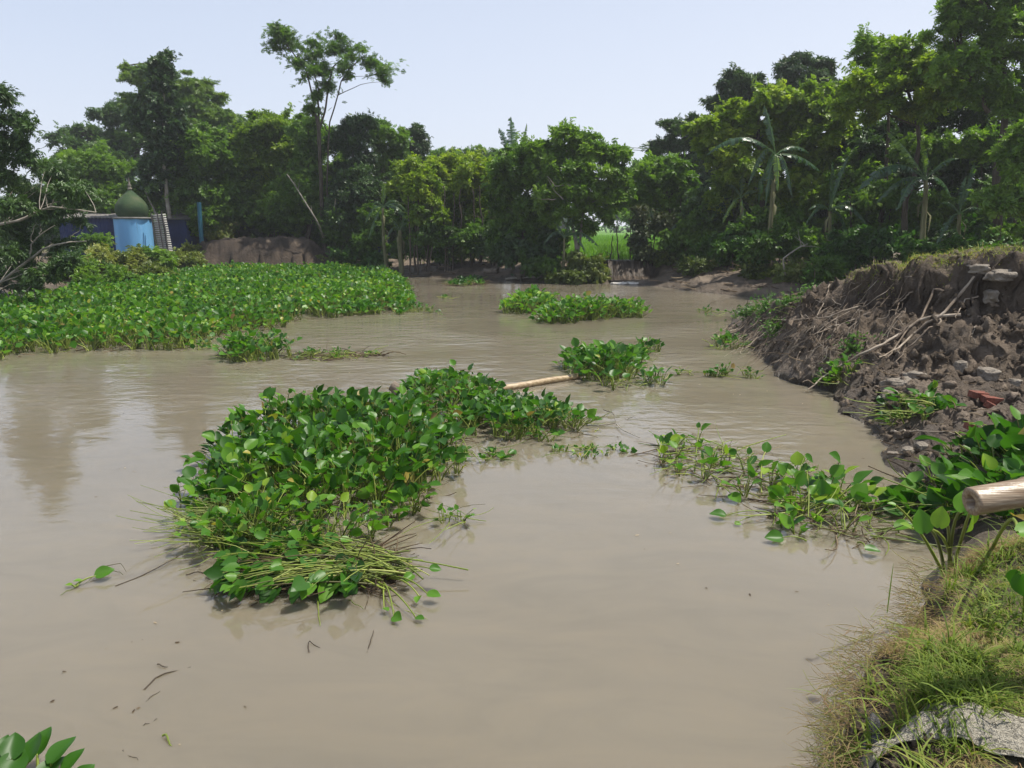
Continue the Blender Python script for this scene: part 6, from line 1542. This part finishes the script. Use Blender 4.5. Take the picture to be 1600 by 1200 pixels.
def netting():
    """a crumpled pale fishing net trodden into the grass: many fine mono-filament meshes"""
    rng = np.random.default_rng(55)
    up = [(1352, 1112), (1400, 1098), (1450, 1096), (1500, 1104), (1560, 1120), (1640, 1150)]; lo = [(1356, 1128), (1400, 1122), (1450, 1128), (1500, 1140), (1545, 1160), (1640, 1190)]
    up = np.array([on_z(a, b, .93) for a, b in up]); lo = np.array([on_z(a, b, .93) for a, b in lo])
    mb = MB()
    def pt(u, v):
        k = u * 5; i = np.clip(k.astype(int), 0, 4); f = (k - i)[:, None]
        a = up[i] * (1 - f) + up[i + 1] * f; b = lo[i] * (1 - f) + lo[i + 1] * f
        P = a * (1 - v[:, None]) + b * v[:, None]
        P[:, 2] = height(P[:, 0], P[:, 1]) + .022 + .014 * fbm(P[:, 0] * 9, P[:, 1] * 9, 1., 2) + .016 * np.sin(np.clip(v, 0, 1) * np.pi)
        return P
    n = 3200; m = 12
    st = rng.random(n); sv = rng.random(n) * 1.1 - .05; ang = rng.normal(0, .8, n)
    UU, VV = [], []
    for k in range(n):
        s_ = np.linspace(0, 1, m); L = rng.uniform(.05, .2)
        u = np.clip(st[k] + (s_ - .5) * L * math.cos(ang[k]) + .01 * rng.normal(0, 1, m), 0, 1); v = np.clip(sv[k] + (s_ - .5) * L * 2.4 * math.sin(ang[k]) + .05 * rng.normal(0, 1, m), -.05, 1.05)
        UU.append(u); VV.append(v)
    lines = pt(np.concatenate(UU), np.concatenate(VV)).reshape(n, m, 3) + rng.normal(0, .0015, (n, m, 3))
    v, f = tubes(lines, np.full((n, m), .0011), 3); mb.add(v, f)
    nu, nv = 90, 18
    U, Vv = np.meshgrid(np.linspace(0, 1, nu), np.linspace(0.05, .95, nv))
    P = pt(U.ravel(), Vv.ravel()) - [0, 0, .006]; P += rng.normal(0, .002, P.shape)
    i = np.arange(nv - 1)[:, None] * nu; j = np.arange(nu - 1)[None]
    mb.add(P, np.stack([i + nu + j, i + nu + j + 1, i + j + 1, i + j], -1).reshape(-1, 4), .5, 1)
    mt, nt, n_, l, p, out = new_mat('net_cord'); p.inputs['Base Color'].default_value = (.42, .39, .32, 1); p.inputs['Roughness'].default_value = .9
    mg, nt, n_, l, p, out = new_mat('net_gauze')
    tc = n_.new('ShaderNodeTexCoord'); ns = n_.new('ShaderNodeTexNoise'); ns.inputs['Scale'].default_value = 90; ns.inputs['Detail'].default_value = 4; ns.inputs['Distortion'].default_value = 2; l.new(tc.outputs['Object'], ns.inputs['Vector'])
    n2 = n_.new('ShaderNodeTexNoise'); n2.inputs['Scale'].default_value = 7; n2.inputs['Detail'].default_value = 3; l.new(tc.outputs['Object'], n2.inputs['Vector'])
    ad = n_.new('ShaderNodeMath'); ad.operation = 'ADD'; l.new(ns.outputs['Fac'], ad.inputs[0]); l.new(n2.outputs['Fac'], ad.inputs[1])
    mr = n_.new('ShaderNodeMapRange'); l.new(ad.outputs[0], mr.inputs['Value']); mr.inputs['From Min'].default_value = .7; mr.inputs['From Max'].default_value = .95
    l.new(mr.outputs[0], p.inputs['Alpha']); p.inputs['Base Color'].default_value = (.33, .29, .22, 1); p.inputs['Roughness'].default_value = .9
    o = mb.build('fishing_net', [mt, mg], None, False)
    tag(o, 'crumpled pale fishing net lying across the near grass', 'fishing net')
netting()

# far shore litter: twigs and flood-borne sticks on the mud
def shore_litter():
    rng = np.random.default_rng(61); mb = MB()
    n = 1500; x = rng.uniform(-6, 16, n); y = rng.uniform(24, 44, n); sd, H, Wd = shore_info(x, y)
    k = (sd > 0) & (sd < 3.2) & ~((x > 4) & (x < 7) & (y > 34)); p = np.column_stack([x[k], y[k], height(x[k], y[k])])
    litter(mb, p, .7, rng, None, .018, .45, lift=.05)
    n = 500; x = rng.uniform(3.2, 9, n); y = rng.uniform(6, 17, n); sd, H, Wd = shore_info(x, y)
    k = (sd > 0) & (sd < 2); p = np.column_stack([x[k], y[k], height(x[k], y[k])])
    litter(mb, p, .25, rng, None, .006, .45, lift=.02)
    tag(mb.build('twig_litter', M['dead'], None), 'flood-borne twigs strewn over the muddy shores', None, None, 'stuff')
shore_litter()
for k, (x, y0, y1, w) in enumerate([(954, 409, 368, 4), (968, 410, 352, -5), (985, 410, 360, 3), (994, 409, 345, 8), (1020, 409, 362, 2), (1012, 408, 380, -4)]):
    b = at_y(x, y0, 37.3); t = at_y(x + w, y1, 37.3)
    pole_thing('black_stake', 'thin dark stake standing in the spill water, ' + ['leftmost of the six', 'second, leaning left', 'third, straight', 'fourth and tallest, leaning right', 'rightmost of the six', 'short one beside the rightmost'][k], 'stake',
               [b - [0, 0, .2], (b + t) / 2, t], .035, .02, 'dark_wood', 400 + k, 1, 'stakes at the waterfall lip', amp=.03)

def scum():
    rng = np.random.default_rng(81); mb = MB()
    n = 900; x = rng.uniform(-6, 6, n); y = 3.2 + 22 * rng.random(n) ** 1.3
    k = (np.abs(x) < y * .7) & (shore_info(x, y)[0] < -.1) & (vnoise(x * .5, y * .5, 2.) > -.1)
    x, y = x[k], y[k]
    for a, b in zip(x, y):
        s_ = rng.uniform(.003, .011); m = 6; th = np.linspace(0, 2 * math.pi, m, endpoint=False)
        r = s_ * rng.uniform(.5, 1.3, m); az = rng.uniform(0, 3); e = rng.uniform(1, 3)
        px, py = r * np.cos(th) * e, r * np.sin(th)
        V = np.column_stack([a + px * math.cos(az) - py * math.sin(az), b + px * math.sin(az) + py * math.cos(az), np.full(m, .004)])
        V = np.concatenate([V, [[a, b, .007]]]); mb.add(V, [(q, (q + 1) % m, m) for q in range(m)], float(rng.random()))
    tag(mb.build('floating_bits', M['dead'], None), 'tiny flecks of straw and leaf floating on the brown water', None, None, 'stuff')
scum()

# ------------------------------------------------------------------ air: thin humid haze
m_hz = bpy.data.materials.new('haze_air'); m_hz.use_nodes = True
_n = m_hz.node_tree.nodes; _n.remove(_n['Principled BSDF'])
_v = _n.new('ShaderNodeVolumePrincipled'); _v.inputs['Color'].default_value = (.93, .96, 1, 1); _v.inputs['Density'].default_value = 0.0008; _v.inputs['Anisotropy'].default_value = 0.3
m_hz.node_tree.links.new(_v.outputs[0], _n['Material Output'].inputs['Volume'])
_mb = MB(); _v8 = np.array([(x, y, z) for x in (-260, 260) for y in (-60, 420) for z in (-3.2, 32)], float)
_mb.add(_v8, [(0, 1, 3, 2), (4, 6, 7, 5), (0, 4, 5, 1), (2, 3, 7, 6), (0, 2, 6, 4), (1, 5, 7, 3)])
tag(_mb.build('haze', m_hz, None), 'thin humid haze over the water and fields', None, None, 'stuff')
SC.cycles.volume_bounces = 0

# ------------------------------------------------------------------ buildings on the left bank
def lathe(prof, c, seg=48):
    th = np.linspace(0, 2 * math.pi, seg, endpoint=False); V = []
    for r, z in prof: V.append(np.column_stack([c[0] + r * np.cos(th), c[1] + r * np.sin(th), np.full(seg, z)]))
    n = len(V); V = np.concatenate(V); i = np.arange(n - 1)[:, None] * seg; k = np.arange(seg)[None]; k2 = (k + 1) % seg
    return V, np.stack([i + k, i + k2, i + seg + k2, i + seg + k], -1).reshape(-1, 4)

def box(mb, x0, x1, y0, y1, z0, z1, val=.5, mi=0, rot=None):
    v = np.array([(x, y, z) for x in (x0, x1) for y in (y0, y1) for z in (z0, z1)], float)
    mb.add(v, [(0, 1, 3, 2), (4, 6, 7, 5), (0, 4, 5, 1), (2, 3, 7, 6), (0, 2, 6, 4), (1, 5, 7, 3)], val, mi)

def buildings():
    Y = 44.0; s = px_size(Y)
    c = at_y(207.5, 345, Y); gz = float(height([c[0]], [c[1]])[0]); zt = at_y(207, 341, Y)[2]
    root = empty('domed_tower', (c[0], c[1], gz), 'small sky-blue round tower with green onion dome on the left bank', 'shrine')
    seg = 8; R = 27 * s; th = np.radians(np.arange(seg) * 45 + 22.5 + 12)
    mb = MB()
    ring = np.column_stack([c[0] + R * np.cos(th), c[1] + R * np.sin(th)])
    V = np.concatenate([np.column_stack([ring, np.full(seg, gz - .3)]), np.column_stack([ring, np.full(seg, zt - .03)])])
    mb.add(V, [(k, (k + 1) % seg, seg + (k + 1) % seg, seg + k) for k in range(seg)]); part(mb, 'wall', M['blue_wall'], root)
    mb = MB(); v, f = lathe([(0.01, zt - .04), (R * 1.03, zt - .04), (R * 1.05, zt + .0), (R * 1.0, zt + .06), (.3, zt + .08)], c); mb.add(v, f); part(mb, 'ledge', M['ledge'], root, True)
    z = lambda py: at_y(207, py, Y)[2]
    mb = MB(); prof = [(21.5 * s, z(340)), (24.3 * s, z(336)), (25.8 * s, z(331)), (26 * s, z(326)), (25 * s, z(321)), (22 * s, z(315.5)), (17 * s, z(310)), (11.5 * s, z(305)), (7 * s, z(301)), (4 * s, z(298)), (2.2 * s, z(296.5))]
    P = np.array(prof) * [.9, 1]; t = np.linspace(0, len(P) - 1, 40); P2 = np.column_stack([np.interp(t, range(len(P)), P[:, k]) for k in (0, 1)])
    for _ in range(3): P2[1:-1] = (P2[:-2] + P2[1:-1] * 2 + P2[2:]) / 4
    v, f = lathe(P2, c); mb.add(v, f); d = part(mb, 'dome', M['dome'], root, True)
    mb = MB(); prof = [(2.0 * s, z(297)), (3.6 * s, z(295.6)), (3.6 * s, z(294)), (1.4 * s, z(292.5)), (2.9 * s, z(290.6)), (2.7 * s, z(289)), (1.1 * s, z(287.5)), (1.6 * s, z(286)), (.6 * s, z(284.5)), (.3 * s, z(279)), (.02, z(277))]
    v, f = lathe(prof, c, 20); mb.add(v, f); part(mb, 'finial', M['finial'], root, True)
    mb = MB(); ang = -math.pi / 2 + .62; pp = np.array([c[0] + math.cos(ang) * (R * .96), c[1] + math.sin(ang) * (R * .96)])
    limb(mb, [(pp[0], pp[1], zt - .25), (pp[0], pp[1], zt - 1.2)], .035, .03, np.random.default_rng(1), n=4, amp=0); part(mb, 'drain_stain', M['dark_rail'], root, True)
    # blue sheds
    def shed(x0, x1, top, Y, label, roof_dy, seed, group):
        a = at_y(x0, top, Y); b = at_y(x1, top, Y); g = float(height([(a[0] + b[0]) / 2], [Y])[0])
        root = empty('tin_shed', ((a[0] + b[0]) / 2, Y, g), label, 'shed', group)
        nx = 60; xs = np.linspace(a[0], b[0], nx); yy = Y + .03 * np.sin(np.arange(nx) * 1.6)
        mb = MB()
        V = np.concatenate([np.column_stack([xs, yy, np.full(nx, g - .2)]), np.column_stack([xs, yy, np.full(nx, a[2])])])
        mb.add(V, [(k, k + 1, nx + k + 1, nx + k) for k in range(nx - 1)])
        box(mb, a[0] - .04, a[0] + .0, Y, Y + 3, g - .2, a[2]); box(mb, b[0], b[0] + .04, Y, Y + 3, g - .2, a[2])
        part(mb, 'wall', M['tarp'], root)
        mb = MB(); n2 = 80; xs = np.linspace(a[0] - .3, b[0] + .3, n2); zz = .03 * np.sin(np.arange(n2) * 1.5)
        V = np.concatenate([np.column_stack([xs, np.full(n2, Y - .35), a[2] + .02 + zz]), np.column_stack([xs, np.full(n2, Y + 3.2), a[2] + roof_dy + zz])])
        mb.add(V, [(k, k + 1, n2 + k + 1, n2 + k) for k in range(n2 - 1)]); part(mb, 'roof', M['tin'], root)
        return root
    shed(92, 185, 341, 46.5, 'long dark blue sheet-walled shed left of the domed tower', .45, 1, 'blue-walled sheds')
    shed(256, 289, 343, 46.8, 'small dark blue shed with grey roof behind the slatted panel', .4, 2, 'blue-walled sheds')
    shed(540, 602, 322, 49.5, 'low hut with grey tin roof hidden in the trees right of the tall tree', .9, 3, None)
    # leaning slatted panel
    Y = 43.6; root = empty('slatted_panel', tuple(at_y(252, 392, Y)), 'pale slatted panel with dark rails leaning beside the domed tower', 'panel')
    a0, a1, b0, b1 = at_y(238, 336, Y), at_y(258, 334, Y), at_y(247, 392, Y - .3), at_y(270, 394, Y - .3)
    mb = MB(); n = 17
    for k in range(n):
        t0, t1 = k / n, (k + .68) / n
        p = [a0 * (1 - t0) + b0 * t0, a1 * (1 - t0) + b1 * t0, a1 * (1 - t1) + b1 * t1, a0 * (1 - t1) + b0 * t1]
        q = [x + [0, .05, 0] for x in p]; mb.add(np.array(p + q), [(0, 1, 2, 3), (7, 6, 5, 4), (0, 4, 5, 1), (3, 2, 6, 7), (0, 3, 7, 4), (1, 5, 6, 2)])
    part(mb, 'slats', M['slat'], root)
    rg = np.random.default_rng(3)
    for t in (-.06, .42, .74):
        mb = MB(); A = a0 * (1 - t) + a1 * t; B = b0 * (1 - t) + b1 * t
        limb(mb, [A + [0, -.05, .1], (A + B) / 2 + [0, -.05, 0], B + [0, -.05, -.1]], .035, .035, rg, n=6, amp=0); part(mb, 'rail', M['dark_rail'], root)
    pole_thing('teal_post', 'teal painted post standing left of the mound', 'post', [at_y(316, 385, 46), at_y(313, 350, 46), at_y(311, 316, 46)], .13, .12, 'teal', 500, 0, amp=0, sides=8)
    pole_thing('dark_post', 'thin dark post leaning against the slatted panel', 'post', [at_y(263, 398, 43), at_y(258, 360, 43), at_y(252, 330, 43)], .06, .05, 'dark_rail', 501, 0, amp=.01, sides=6)
    for k, (z0, z1) in enumerate(((226, 229), (229, 233))):
        A = at_y(900, z0 - 2, 62); B = at_y(1130, z1 + 2, 62)
        o = pole_thing('power_line', ['upper', 'lower'][k] + ' thin cable crossing the sky notch above the rice field', 'cable', [A, (A + B) / 2 - [0, 0, .25], B], .02, .02, 'wire', 510 + k, 0, 'cables over the field', amp=0, n=20, sides=4)
buildings()
